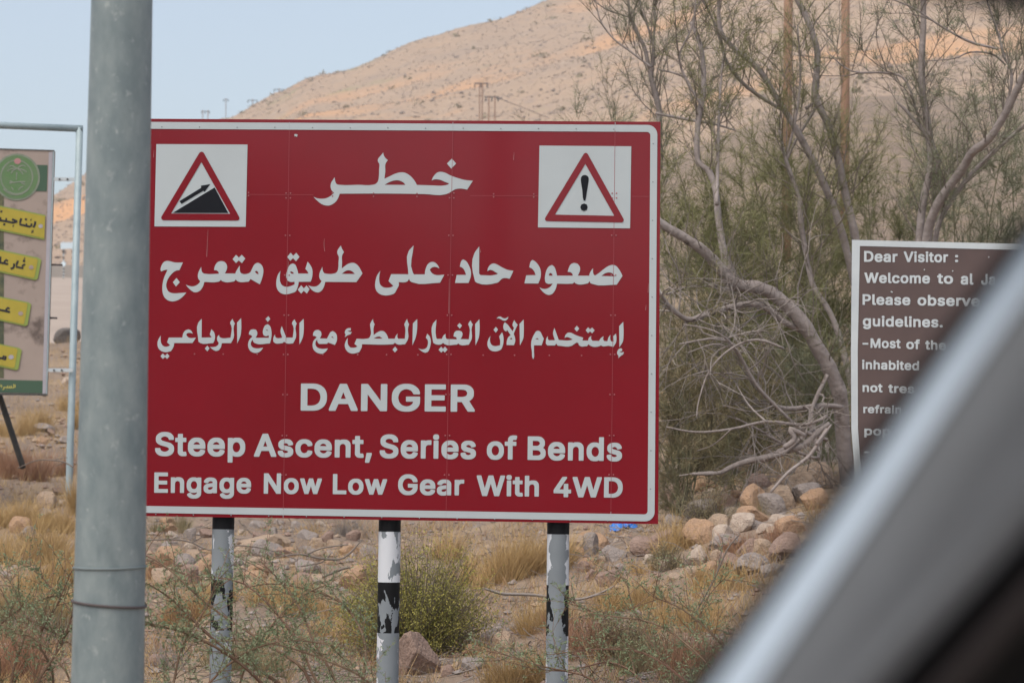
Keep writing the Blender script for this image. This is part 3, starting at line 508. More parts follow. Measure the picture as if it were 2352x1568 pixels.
glyphs('arabic_lettering', ['2235,98 2240,300 2230,400 2175,495 2172,165', '2140,590 2145,555 2170,518 2200,507 2220,525 2215,550 2175,562 2210,572 2245,562 2235,600 2200,625 2157,662 2162,630',
    '2122,280 2130,340 2122,420 2082,487 2010,470 1910,475 1890,462 1865,475 1730,472 1695,445 1675,475 1570,475 1545,455 1540,425 1510,420 1480,440 1435,470 1220,468 1195,435 1175,465 1060,465 1035,435 1035,400 1040,360 1067,318 1065,360 1080,385 1175,383 1145,270 1167,192 1235,380 1420,382 1452,372 1400,345 1365,335 1325,347 1340,300 1375,265 1410,265 1500,305 1615,345 1600,388 1690,390 1700,350 1738,315 1740,370 1760,392 1860,395 1885,355 1930,320 1925,370 1935,395 1990,400 2005,345 2035,300 2035,370 2045,400 2085,405 2080,320',
    '1690,182 1720,215 1752,187 1792,230 1752,277 1720,245 1690,275 1652,228', '1515,158 1553,203 1515,250 1477,205', '915,235 945,250 975,305 1003,360 970,462 850,462 850,560 850,650 838,678 828,660 818,560 805,450 810,400 825,350 860,280 885,245', '872,365 900,348 930,375'], cH, S, M['white'], sign, LT)
glyphs('arabic_lettering', ['690,62 692,250 685,350 632,465 625,130', '545,70 560,100 598,143 570,200 535,285 555,340 560,390 540,460 425,457 430,390 450,340 488,305 432,222 420,250 390,230 373,180 385,125 398,105 440,140 485,200 518,243 540,195 517,150 525,110', '498,340 515,372 475,368',
    '455,18 440,55 410,80 370,78 330,55 300,45 268,50 295,22 330,15 370,40 405,45 430,35', '355,260 372,310 378,400 365,470 340,525 290,550 225,555 165,530 132,475 128,420 145,365 175,315 167,370 175,425 200,460 250,475 325,460 325,390 310,325', '258,175 293,218 258,268 222,222'], cH, S, M['white'], sign, LT)
# English lettering: word, left, right, cap top / baseline at the left and right ends
def cw(cr, xl, xr, tl, bl, tr, br):
    a = cr(xl, tl); b = cr(xl, bl); c = cr(xr, tr); d = cr(xr, br)
    return (b[0], d[0], a[1], b[1], c[1], d[1])
cK = crop(340, 860, 1300)
for s, q in (('DANGER', (713, 1482, 137, 257, 142, 262)),
             ('Steep', (70, 468, 352, 456, 352, 459)), ('Ascent,', (507, 1027, 358, 460, 362, 465)), ('Series', (1062, 1487, 362, 466, 366, 471)), ('of', (1535, 1668, 368, 472, 370, 473)), ('Bends', (1715, 2132, 370, 474, 375, 480)),
             ('Engage', (66, 494, 529, 619, 533, 622)), ('Now', (550, 806, 533, 623, 535, 625)), ('Low', (855, 1094, 536, 625, 538, 628)), ('Gear', (1143, 1435, 538, 628, 541, 631)), ('With', (1490, 1765, 542, 633, 544, 636)), ('4WD', (1830, 2135, 548, 638, 551, 641))):
    text_word(s, cw(cK, *q), S, 'english_lettering', M['white'], sign, LT)
# joints between the sheets, rivets
def disp(x, y): return (x * W0 / 2500, y * W0 / 2500)
mb = MB()
def seamline(x0, y0, x1, y1, wd, mi):
    a, b = S(x0, y0, .0031), S(x1, y1, .0031); d = (b - a).normalized(); pz = d.cross(SN) * wd
    mb.add([a - pz, b - pz, b + pz, a + pz], [(0, 1, 2, 3)], mi)
for xt, xb in ((665, 650.5), (1040.5, 1024.5), (1413, 1403)):
    f = lambda y: xt + (xb - xt) * (y - 280) / 910
    for y0, y1, mi in ((281, 296, 1), (300, 1170, 0), (1174, 1188, 1)):
        seamline(f(y0), y0, f(y1), y1, .0011, mi)
for x0, x1 in ((570, 720), (1080, 1236), (1451, 1492)): seamline(x0, 444 + x0*.005, x1, 444 + x1*.005, .0011, 0)
face_front(mb); mb.build('panel_joint', [M['seam'], M['seam_w']], sign)
def rivet(x, y, mi, r=.0042):
    mb = MB(); c = S(x, y, .0034); ring = [c + (SU * math.cos(k*math.pi/4) + Vector((0, 0, 1)) * math.sin(k*math.pi/4)) * r for k in range(8)]
    mb.add(ring + [c + SN * .003], [(k, (k+1) % 8, 8) for k in range(8)])
    for i, f in enumerate(mb.f):
        a, b, c = (Vector(mb.v[k]) for k in f)
        if (b-a).cross(c-a).dot(SN) < 0: mb.f[i] = tuple(reversed(f))
    mb.build('rivet', M['rivet_w'] if mi else M['rivet'], sign)
for k in range(14):
    x = 372 + k * 86.5
    if x < 1495: rivet(x, 290 + x*.005 + random.uniform(-.6, .6), 1, .0034); rivet(x - 14, 1175 + x*.0145, 1, .0034)
for k in range(10): rivet(1500.5 - k*.7, 330 + k*88, 1, .0034)
for xt, xb in ((665, 650.5), (1040.5, 1024.5), (1413, 1403)):
    for k, y in enumerate((448, 541, 632, 724, 814, 906, 1000, 1090)):
        x = xt + (xb - xt) * (y - 280) / 910
        for s in (-5, 5):
            rivet(x + s, y - 4 if k == 0 else y, 0)
            if k == 0: rivet(x + s, y + 7, 0)
for x in (447, 513, 591, 742, 822, 888, 960, 1110, 1182, 1262, 1336): rivet(x, 811 + x*.004, 0)
for x in (571, 764, 858, 958, 1134, 1226): rivet(x, 440 + x*.005, 0); rivet(x, 447 + x*.005, 0)
for pts in ([(746, 548), (744.5, 556), (744.6, 566), (746, 577)], [(478, 528), (476.5, 560), (475, 590)], [(663, 600), (661, 620)], [(660, 640), (659, 656)], [(1181, 350), (1179.5, 368)], [(1490, 650), (1488.5, 672)], [(1484, 700), (1483, 712)], [(1104, 313+260), (1104, 580)], [(1032, 640), (1031, 720)], [(354, 345), (353, 362)]):
    mb = MB(); mb.tube([S(x, y, .0028) for x, y in pts], [.0005] + [.0009] * (len(pts)-2) + [.0013], 5)
    mb.build('scratch', M['scratch'], sign)
# small white tear in the top, red chip in the lower border
outline_mesh([[(676, 309), (680, 308), (684, 310), (682, 315), (679, 313), (677, 314)]], S, 'sheeting_chip', M['white'], sign, .0026, smooth=False)
outline_mesh([[(415, 1184), (420, 1179), (422.5, 1181), (419, 1186)]], S, 'border_chip', M['red'], sign, .0030, smooth=False)

def post_mat(seed, worn, face=0.0, a0=-1.57, r=.055):
    """black / white bands with the paint flaking off to grey steel"""
    m = bpy.data.materials.new('banded post paint'); m.use_nodes = True
    N = m.node_tree.nodes; L = m.node_tree.links; b = N['Principled BSDF']; b.inputs['Roughness'].default_value = .55; b.inputs['Specular IOR Level'].default_value = .15
    tc = N.new('ShaderNodeTexCoord'); sp = N.new('ShaderNodeSeparateXYZ'); L.new(tc.outputs['UV'], sp.inputs[0])
    # band edges in UV y (metres below the panel)
    cr = N.new('ShaderNodeValToRGB'); cr.color_ramp.interpolation = 'CONSTANT'
    mr = N.new('ShaderNodeMapRange'); mr.inputs[1].default_value = 0; mr.inputs[2].default_value = 1.2; L.new(sp.outputs[1], mr.inputs[0])
    els = cr.color_ramp.elements; els[0].position = 0; els[0].color = (.006, .006, .007, 1)
    els[1].position = .0455/1.2; els[1].color = (.60, .62, .64, 1)
    for p, c in ((.296/1.2, .007), (.553/1.2, .60), (.81/1.2, .007), (1.07/1.2, .6)):
        e = els.new(p); e.color = (c, c, c*1.03, 1)
    L.new(mr.outputs[0], cr.inputs[0])
    mp = N.new('ShaderNodeMapping'); L.new(tc.outputs['UV'], mp.inputs[0]); mp.inputs['Scale'].default_value = (1, .42, 1); mp.inputs['Location'].default_value = (seed, seed*1.7, 0)
    nz = N.new('ShaderNodeTexNoise'); nz.inputs['Scale'].default_value = 16; nz.inputs['Detail'].default_value = 7; nz.inputs['Roughness'].default_value = .55; nz.inputs['Distortion'].default_value = .4
    L.new(mp.outputs[0], nz.inputs[0])
    # wear threshold differs band by band
    th = N.new('ShaderNodeValToRGB'); th.color_ramp.interpolation = 'CONSTANT'; te = th.color_ramp.elements
    te[0].position = 0; te[0].color = (.9,)*3 + (1,); te[1].position = .0455/1.2; te[1].color = (worn[0],)*3 + (1,)
    for p, c in ((.296/1.2, worn[1]), (.553/1.2, worn[2])):
        e = te.new(p); e.color = (c,)*3 + (1,)
    L.new(mr.outputs[0], th.inputs[0])
    q1 = N.new('ShaderNodeMath'); q1.operation = 'SUBTRACT'; L.new(sp.outputs[0], q1.inputs[0]); q1.inputs[1].default_value = 3 + r * (a0 % (2 * math.pi))
    q2 = N.new('ShaderNodeMath'); q2.operation = 'DIVIDE'; L.new(q1.outputs[0], q2.inputs[0]); q2.inputs[1].default_value = r
    q3 = N.new('ShaderNodeMath'); q3.operation = 'COSINE'; L.new(q2.outputs[0], q3.inputs[0])
    q4 = N.new('ShaderNodeMath'); q4.operation = 'MULTIPLY_ADD'; L.new(q3.outputs[0], q4.inputs[0]); q4.inputs[1].default_value = face; L.new(nz.outputs[0], q4.inputs[2])
    gt = N.new('ShaderNodeMath'); gt.operation = 'GREATER_THAN'; L.new(q4.outputs[0], gt.inputs[0]); L.new(th.outputs[0], gt.inputs[1])
    g2 = N.new('ShaderNodeTexNoise'); g2.inputs['Scale'].default_value = 5; L.new(tc.outputs['Object'], g2.inputs[0])
    gc = N.new('ShaderNodeValToRGB'); gc.color_ramp.elements[0].color = (.17, .19, .20, 1); gc.color_ramp.elements[1].color = (.24, .265, .28, 1); L.new(g2.outputs[0], gc.inputs[0])
    mx = N.new('ShaderNodeMix'); mx.data_type = 'RGBA'; L.new(gt.outputs[0], mx.inputs[0]); L.new(cr.outputs[0], mx.inputs[6]); L.new(gc.outputs[0], mx.inputs[7])
    L.new(mx.outputs[2], b.inputs['Base Color'])
    return m
def post(xt, xb, ytop, wd, seed, worn, face=0.0, a0=-1.57):
    top = S(xt, ytop, -.075); bot2 = S(xb, 1568, -.075); dirv = (bot2 - top); 
    base = top + dirv * ((top.z - gz(top.x, top.y) + .25) / -dirv.z)
    hi = S(xt + .012 * (ytop - 300), 300, -.075)
    r = px(wd, 15.0) / 2
    n = 28; vs = []; fs = []; uvs = []
    rows_ = [hi, top, base]
    vv = [-(hi - top).length, 0, (top - base).length]
    for p in rows_:
        for k in range(n + 1):
            a = 2*math.pi*k/n; vs.append(p + Vector((math.cos(a)*r, math.sin(a)*r, 0)))
    m_ = MB(); 
    for j in range(2):
        for k in range(n): fs.append((j*(n+1)+k, (j+1)*(n+1)+k, (j+1)*(n+1)+k+1, j*(n+1)+k+1))
    m_.add(vs, fs); ob = m_.build('post', post_mat(seed, worn, face, a0, px(wd, 15.0) / 2), sign, smooth=True)
    ul = ob.data.uv_layers.new(name='UVMap')
    for pl in ob.data.polygons:
        for li in pl.loop_indices:
            vi = ob.data.loops[li].vertex_index; j, k = divmod(vi, n + 1)
            ul.data[li].uv = (2*math.pi*r*k/n + 3, vv[j])
    return ob
post(507.5, 500, 1193.5, 51, 1.3, (.54, .62, .50), .16, -1.75)
post(891.5, 886, 1199, 51, 4.1, (.62, .64, .46), .12, -1.2)
post(1280.5, 1277, 1205, 51, 8.4, (.70, .74, .64), .36, -1.57)

# ------------------------------------------------------------------ lamp post close to the car
lp = thing('lamp_post', 'thick grey galvanised lamp post close to the car, in front of the danger board', 'lamp post', (0, 0, 0))
LD = 8.2
pa, pb = P(280, 0, LD), P(247, 1568, LD); ax = (pa - pb).normalized()
def lpt(z): return pb + (pa - pb) * ((z - pb.z) / (pa.z - pb.z))
def lpr(z):
    t = (z - pb.z) / (pa.z - pb.z); return px(167 + (140 - 167) * t, LD) / 2
base = lpt(0); lp.location = (base.x, base.y, gz(base.x, base.y))
mb = MB(); zs = [-.2, .4, .9, 1.4, 1.9, 2.4, 2.9, 3.4, 4.2, 5.2, 6.2]
mb.tube([lpt(z) for z in zs], [max(lpr(z), .045) for z in zs], 40); mb.build('pole', M['galv'], lp, smooth=True)
mb = MB(); zb = lpt(.0).z
mb.tube([lpt(-.05), lpt(.018)], [.19, .19], 24); mb.build('base_flange', M['galv'], lp)
def wire(y0, y1, m, r, nm, sag=0):
    mb = MB(); pts = []
    zl, zr = P(247, y0, LD).z, P(247, y1, LD).z
    for k in range(33):
        a = 2*math.pi*k/32; z = zl + (zr - zl) * (math.cos(a) * .5 + .5) + sag * math.sin(a) ; c = lpt(z); rr = lpr(z) + r*.7
        pts.append(c + Vector((math.cos(a) * rr, math.sin(a) * rr, 0)))
    mb.tube(pts, r, 6, cap=False); mb.build(nm, m, lp, smooth=True)
wire(1303, 1299, M['wire_g'], .0030, 'wire_tie', .004)
wire(1379, 1391, M['wire'], .0040, 'wire_tie', .004)

# ------------------------------------------------------------------ billboard at the left
BD = 30.0
bb = thing('billboard', 'beige printed billboard with green emblem and yellow Arabic tags hung in a pale pipe frame', 'billboard', G(-120, BD, -.1))
BN = Vector((.05, -1, 0)).normalized(); BC = P(60, 620, BD - .05)
def B(x, y, off=0.0): return plane_pt(x, y, BC, BN, 0) + BN * off
mb = MB(); top = P(183, 293, BD); bot = P(157.5, 1157, BD); dv = (bot - top) / (bot - top).length
mb.tube([top, bot, bot + dv * .35], px(16.5, BD) / 2, 16); mb.build('post', M['pipe'], bb, smooth=True)
mb = MB(); top2 = P(-420, 271, BD); bot2 = P(-446, 1150, BD)
mb.tube([top2, bot2, bot2 + dv * .35], px(16.5, BD) / 2, 16); mb.build('post', M['pipe'], bb, smooth=True)
mb = MB(); mb.tube([P(-428, 270, BD), P(190, 296, BD)], px(16, BD) / 2, 16); mb.build('top_rail', M['pipe'], bb, smooth=True)
mb = MB(); c0 = P(-90, 880, BD + .25); mb.tube([P(-30, 820, BD + .12), P(48, 1058, BD + .5), P(53, 1074, BD + .53)], px(14, BD) / 2, 8); mb.build('back_strut', M['dark_metal'], bb, smooth=True)
mb = MB(); fq = [(-395, 330), (125.5, 346.5), (108.5, 907.5), (-415, 900)]
mb.prism([B(*p) for p in fq], [B(*p) - BN * .07 for p in fq]); panel = mb.build('panel', M['bb_paper'], bb)
def flat(nm, pts, m, off, par=None, smooth=False): return outline_mesh([pts], B, nm, m, par or bb, off, smooth=smooth)
flat('white_margin', [(112.5, 350), (121, 349), (105, 903.5), (97.5, 904)], M['bb_edge'], .004)
flat('edge_trim', [(121.6, 348.5), (125.2, 347.5), (108.3, 906), (105.4, 904)], M['pipe'], .006)
flat('top_lip', [(-395, 328.5), (125, 345), (125, 347.6), (-395, 331.5)], M['dark_metal'], .008)
flat('bottom_lip', [(-415, 897), (108.5, 904.3), (108.4, 908.5), (-415, 901.5)], M['dark_metal'], .008)
flat('picture', [(-380, 430), (9, 441), (9, 868), (-395, 860)], M['bb_photo'], .003)
flat('green_band', [(-380, 371), (109.5, 379.5), (107.5, 439.5), (-385, 431)], M['bb_green'], .0045)
flat('footer_band', [(-395, 862), (98.6, 874), (97.7, 903), (-398, 893)], M['bb_green'], .0045)
def disc(cx, cy, rx, ry, n=40): return [(cx + rx*math.cos(2*math.pi*k/n), cy + ry*math.sin(2*math.pi*k/n)) for k in range(n)]
em = flat('emblem', disc(38.5, 407, 53.5, 54), M['bb_ring'], .006)
flat('emblem_field', disc(38.5, 407, 49, 50), M['bb_emblem'], .0075, em)
outline_mesh([disc(38.5, 407, 38, 40), disc(38.5, 407, 35, 37)], B, 'emblem_ring', M['bb_ring'], em, .009, smooth=False)
flat('emblem_crest', disc(40.5, 370.5, 8, 7, 12), M['bb_pink'], .0095, em)
def strokes(nm, sts, cr, m, par, off, wd):
    mb = MB()
    for st in sts:
        v, k = (st, 1.0) if isinstance(st, str) else st
        pts = [cr(*p) for p in parse(v)]
        n0 = len(mb.v); w3 = px(wd * k, BD) / 2
        if len(pts) == 1: pts = [pts[0], (pts[0][0] + wd*.35, pts[0][1] + wd*.25)]
        mb.tube([B(x, y, 0) for x, y in pts], w3, 8)
        for i in range(n0, len(mb.v)):     # press the stroke flat on the board
            p = Vector(mb.v[i]); h = (p - BC).dot(BN); mb.v[i] = tuple(p - BN * h + BN * (off + h * .08))
    return mb.build(nm, m, par)
cI = crop(0, 500, 130, 1019); cJ = crop(0, 700, 130, 755); cE2 = crop(0, 360, 140, 1463)
strokes('emblem_palm', ['430,640 425,760 420,830', '420,540 330,540 250,570 190,610', '430,540 370,500 300,470 240,490', '440,540 520,480 600,460 650,490', '440,545 540,560 620,590 680,630', '425,545 320,600 290,680', '440,545 540,610 590,690', '250,860 350,900 480,880 650,880', '240,920 330,890', '540,900 640,950', '290,1010 340,1090', '470,1090 540,1020 590,1000', '90,1060 170,1140 290,1200 420,1215 560,1190 690,1110 740,1050'], cE2, M['bb_ring'], em, .0098, 2.6)
def tagplate(pts, ypts, hole, hm):
    t = flat('name_tag', pts, M['bb_lime'], .012); flat('tag_face', ypts, M['bb_yellow'], .015, t); flat('tag_hole', disc(*hole, 16), M[hm], .018, t); return t
t1 = tagplate([(-150, 441), (104.6, 494.5), (102, 551), (-150, 499)], [(-150, 444), (104.4, 497.5), (102.2, 547.3), (-150, 495)], (94, 519.8, 5, 4.6), 'bb_edge')
strokes('tag_lettering', ['680,320 672,370 645,440', ('650,490 610,500 640,522 600,535', .6), '605,360 605,400 575,422 500,405 385,378 392,320 412,262', ('505,395 512,360', .8), '590,285', '480,275 520,290', '335,326 290,335 250,345 100,315 -60,290', '232,278 285,300 335,326', ('120,310 125,255', .8), '5,240 10,300', '250,400', '65,370 105,380', '12,122 45,138'], cI, M['bb_ink'], t1, .017, 5.0)
t2 = tagplate([(-150, 541), (88, 592), (95.5, 597), (87, 640), (81, 643.5), (-150, 593)], [(-150, 544), (85, 595), (87, 598), (79.5, 636), (76, 638.5), (-150, 589)], (72, 614.4, 5.4, 5), 'bb_paper')
strokes('tag_lettering', ['485,1140 460,1150 430,1170 445,1215 320,1190 325,1130 350,1070', '270,1125 275,1170 255,1210 205,1225', '160,1140 100,1125 -80,1090', '155,1080 120,1055 90,1085 105,1125', '10,990 5,1100', '465,1025', '440,1075 485,1080'], cI, M['bb_ink'], t2, .017, 5.0)
t3 = tagplate([(-150, 650), (66, 694.5), (72.3, 699), (63.5, 746), (58, 749), (-150, 704)], [(-150, 653), (61.5, 696.5), (63.5, 699.5), (56, 742.5), (53, 744.5), (-150, 700)], (47.8, 720, 5.6, 5), 'bb_paper')
strokes('tag_lettering', ['145,360 80,345 -60,315', '140,312 110,300 90,325 105,348'], cJ, M['bb_ink'], t3, .017, 5.0)
t4 = tagplate([(-150, 757), (44, 799), (50.5, 804), (42.5, 847), (37, 850), (-150, 810)], [(-150, 760), (38.5, 800.5), (40.5, 803.5), (34, 842.5), (31, 845), (-150, 805)], (26, 820, 6, 5.2), 'bb_edge')
strokes('tag_lettering', ['80,1030 40,1015 -30,1005', '75,1035 85,990 55,985 40,1012'], cJ, M['bb_ink'], t4, .017, 5.0)
strokes('footer_lettering', ['215,1385 213,1430', '195,1380 193,1432 165,1430 158,1400', '160,1432 60,1425', '135,1405 140,1430', '105,1425 108,1400', ('95,1455', .8), '60,1415 55,1450 35,1458', '25,1425 25,1395 0,1400 -10,1425 -60,1420', ('8,1372', .8)], cJ, M['bb_gold'], bb, .007, 2.0)
for y in (411.5, 849.5):
    x0 = 127 if y < 500 else 114; x1 = 172 if y < 500 else 163
    mb = MB(); a = B(x0 - 4, y - 4, -.02); b = B(x1 + 4, y - 3.5, -.02); mb.box(a, b - a, Vector((0, 0, -px(8, BD))), BN * .02)
    br = mb.build('bracket', M['white2'], bb)
    for x in (x0 + 10, x0 + 28):
        mb = MB(); c = B(x, y + .5, 0); mb.tube([c, c + BN * .012], px(2.3, BD), 8); mb.build('bolt', M['dark_metal'], br)
for x0, x1, y in ((118, 143, 608), (114, 131, 730)):
    mb = MB(); mb.tube([B(x0, y - .6, -.03), B(x1, y, -.03)], px(2.2, BD), 8); mb.build('hinge_pin', M['wire'], bb)

# ------------------------------------------------------------------ brown visitor sign at the right
VD = 17.5
vsn = thing('visitor_sign', 'brown visitor guideline board with white border and English lettering, half hidden by the car pillar', 'sign', G(2330, VD, -.1))
VC = P(2150, 800, VD); VN = Vector((math.sin(R(-3)), -math.cos(R(3)), 0)).normalized()
def V(x, y, off=0.0): return plane_pt(x, y, VC, VN, 0) + VN * off
out_ = [(1957, 551), (2330, 560), (2720, 573), (2735, 1330), (1972, 1310), (1963, 1085), (1955.5, 985), (1954.5, 805)]
in_ = [(1975, 565), (2330, 574), (2704, 586), (2718, 1314), (1988, 1295), (1978, 1082), (1970.5, 985), (1970, 805)]
mb = MB(); mb.prism([V(*p) for p in out_], [V(*p, -.03) for p in out_]); mb.build('panel', M['brown'], vsn)
outline_mesh([out_, in_], V, 'border', M['white2'], vsn, .0025, smooth=False)
cV = crop(2050, 560, 450, 1196)
for s, q in (('Dear', (158, 375, 140, 210, 143, 213)), ('Visitor', (415, 703, 143, 212, 147, 214)), (':', (748, 768, 150, 212, 150, 212)),
             ('Welcome', (160, 585, 280, 347, 284, 351)), ('to', (632, 735, 284, 351, 286, 353)), ('al', (785, 868, 285, 357, 287, 359)), ('Ja', (918, 1010, 289, 360, 291, 362)),
             ('Please', (148, 458, 420, 489, 424, 492)), ('observe', (505, 910, 424, 493, 430, 500)),
             ('guidelines.', (150, 668, 560, 628, 568, 636)),
             ('-', (148, 185, 706, 768, 706, 768)), ('Most', (200, 395, 706, 768, 710, 771)), ('of', (432, 520, 714, 775, 716, 777)), ('the', (555, 690, 718, 779, 722, 783)),
             ('inhabited', (145, 515, 846, 906, 854, 914)), ('not', (148, 278, 996, 1053, 999, 1056)), ('tres', (315, 485, 1002, 1059, 1006, 1063)),
             ('refrain', (153, 400, 1138, 1190, 1143, 1195)), ('pop', (160, 330, 1278, 1334, 1282, 1338)), ('-', (160, 192, 1410, 1470, 1410, 1470))):
    text_word(s, cw(cV, *q), V, 'english_lettering', M['white2'], vsn, .0025, lean=.006)
for x, y in ((2046, 669.5), (2048, 670.5), (2122, 619), (2187, 622), (2270, 590)):
    mb = MB(); mb.tube([V(x, y, .002), V(x + 2, y + 1, .003)], px(1.6, VD), 5); mb.build('paint_chip', M['white2'], vsn)
for x in (2110, 2560):
    mb = MB(); t_ = V(x, 600, -.06); b_ = V(x - 6, 1330, -.06); b_.z = gz(b_.x, b_.y) - .2; mb.tube([t_, b_], .038, 16); mb.build('post', M['galv'], vsn, smooth=True)

# ------------------------------------------------------------------ the car's own pillar and window frame, close to the lens
car = thing('car', 'out of focus grey car window pillar with black seal crossing the lower right', 'car', P(2050, 1300, 1.0))
LA = [(1560, 1672), (1600, 1612), (1951, 1129), (2148, 845), (2310, 622), (2500, 370)]
LB = [(1672, 1672), (1714, 1612), (2046, 1129), (2236, 845), (2394, 622), (2580, 370)]
LCc = [(1945, 1672), (2000, 1612), (2440, 1129), (2700, 845), (2900, 622), (3100, 370)]
def sh(L, k): return [(x + k, y + k * .12) for x, y in L]
def loft(nm, cols, m, back=.04, smooth=False):
    """cols = list of (pixel polyline, depth): a shaped strip with a closed back"""
    nA = len(LA); mb = MB(); vs = []
    full = [(L, d) for L, d in cols] + [(L, cols[-1][1] + back if i == 0 else cols[0][1] + back) for i, (L, d) in enumerate((cols[-1], cols[0]))]
    nc = len(full)
    for i in range(nA):
        for L, d in full: vs.append(P(L[i][0], L[i][1], d))
    fs = []
    for i in range(nA - 1):
        for k in range(nc):
            k2 = (k + 1) % nc; fs.append((i*nc+k, i*nc+k2, (i+1)*nc+k2, (i+1)*nc+k))
    fs.append(tuple(range(nc))); fs.append(tuple(reversed(range((nA-1)*nc, nA*nc)))); mb.add(vs, fs)
    ob = mb.build(nm, m, car, smooth=False)
    return ob
loft('window_seal', [(sh(LA, -40), 1.02), (sh(LA, -24), 1.005), (sh(LA, -8), 1.005), (sh(LA, 2), 1.01)], M['rubber'])
loft('pillar', [(LA, 1.012), (sh(LA, 18), 1.000), (sh(LA, 55), .985), (sh(LB, -30), .974), (sh(LB, -6), .970)], M['trim_light'])
loft('pillar_trim', [(sh(LB, -6), .972), (sh(LB, 30), .968), (sh(LB, 120), .963), (sh(LCc, -60), .960), (LCc, .962)], M['trim_grey'])
loft('door_seal', [(LCc, .966), (sh(LCc, 20), .978), (sh(LCc, 75), .978)], M['rubber'])
loft('door_trim', [(sh(LCc, 75), .972), (sh(LCc, 120), .965), (sh(LCc, 165), .968)], M['brown_trim'])
loft('dash_edge', [(sh(LCc, 165), .972), (sh(LCc, 270), .985), (sh(LCc, 700), .99)], M['rubber'])
mb = MB(); q = [(1930, -330), (2700, -300), (2700, 105), (2352, 34), (2080, -24), (1930, -56)]
mb.prism([P(x, y, .95) for x, y in q], [P(x, y, 1.0) for x, y in q]); mb.build('roof_edge', M['rubber'], car)

# ------------------------------------------------------------------ rocks
def rock_mesh(seed, m, flat_=.7):
    import bmesh
    rng = random.Random(seed); bm = bmesh.new(); bmesh.ops.create_icosphere(bm, subdivisions=3, radius=1.0)
    planes = []
    for k in range(rng.randint(6, 10)):
        n_ = Vector((rng.gauss(0, 1), rng.gauss(0, 1), rng.gauss(0, .8))).normalized(); planes.append((n_, rng.uniform(.46, .80)))
    for v in bm.verts:
        p = v.co.copy()
        for n_, d_ in planes:
            e = p.dot(n_) - d_
            if e > 0: p -= n_ * e * .93
        p *= 1 + .10 * noise.noise(p * 1.6 + Vector((seed, 0, 0))) + .04 * noise.noise(p * 5 + Vector((0, seed, 0)))
        p.z *= flat_; v.co = p
    b = [max(abs(v.co[i]) for v in bm.verts) for i in range(3)]
    for v in bm.verts: v.co = Vector((v.co.x / b[0], v.co.y / b[1], v.co.z / b[2])) * .5
    me = bpy.data.meshes.new('rock'); bm.to_mesh(me); bm.free(); me.materials.append(m)
    return me
RM = [[rock_mesh(10 * i + k, m, .6 + .1 * k) for k in range(5)] for i, m in enumerate(ROCK)]
RCN = ['tan', 'orange tan', 'grey', 'pale', 'brown']
rock_n = 0
def place_rock(x, y, wpx, hpx, ci, label, group=None, rot=None, name='rock', me=None, dd=0):
    global rock_n
    rng = random.Random(rock_n * 13 + 5); rock_n += 1
    p = ground_at(x, y + hpx * .36); d = p.y
    o = bpy.data.objects.new(name, me or rng.choice(RM[ci])); COL.objects.link(o)
    wd, hh = px(wpx, d), px(hpx, d)
    o.scale = (wd, wd * rng.uniform(.75, 1.05), hh * 1.25)
    o.rotation_euler = (rng.uniform(-.18, .18), rng.uniform(-.2, .2), rng.uniform(-.5, .5) if rot is None else rot)
    o.location = p + Vector((0, wd * .3, hh * .30))
    tag(o, label, 'rock', group); return o
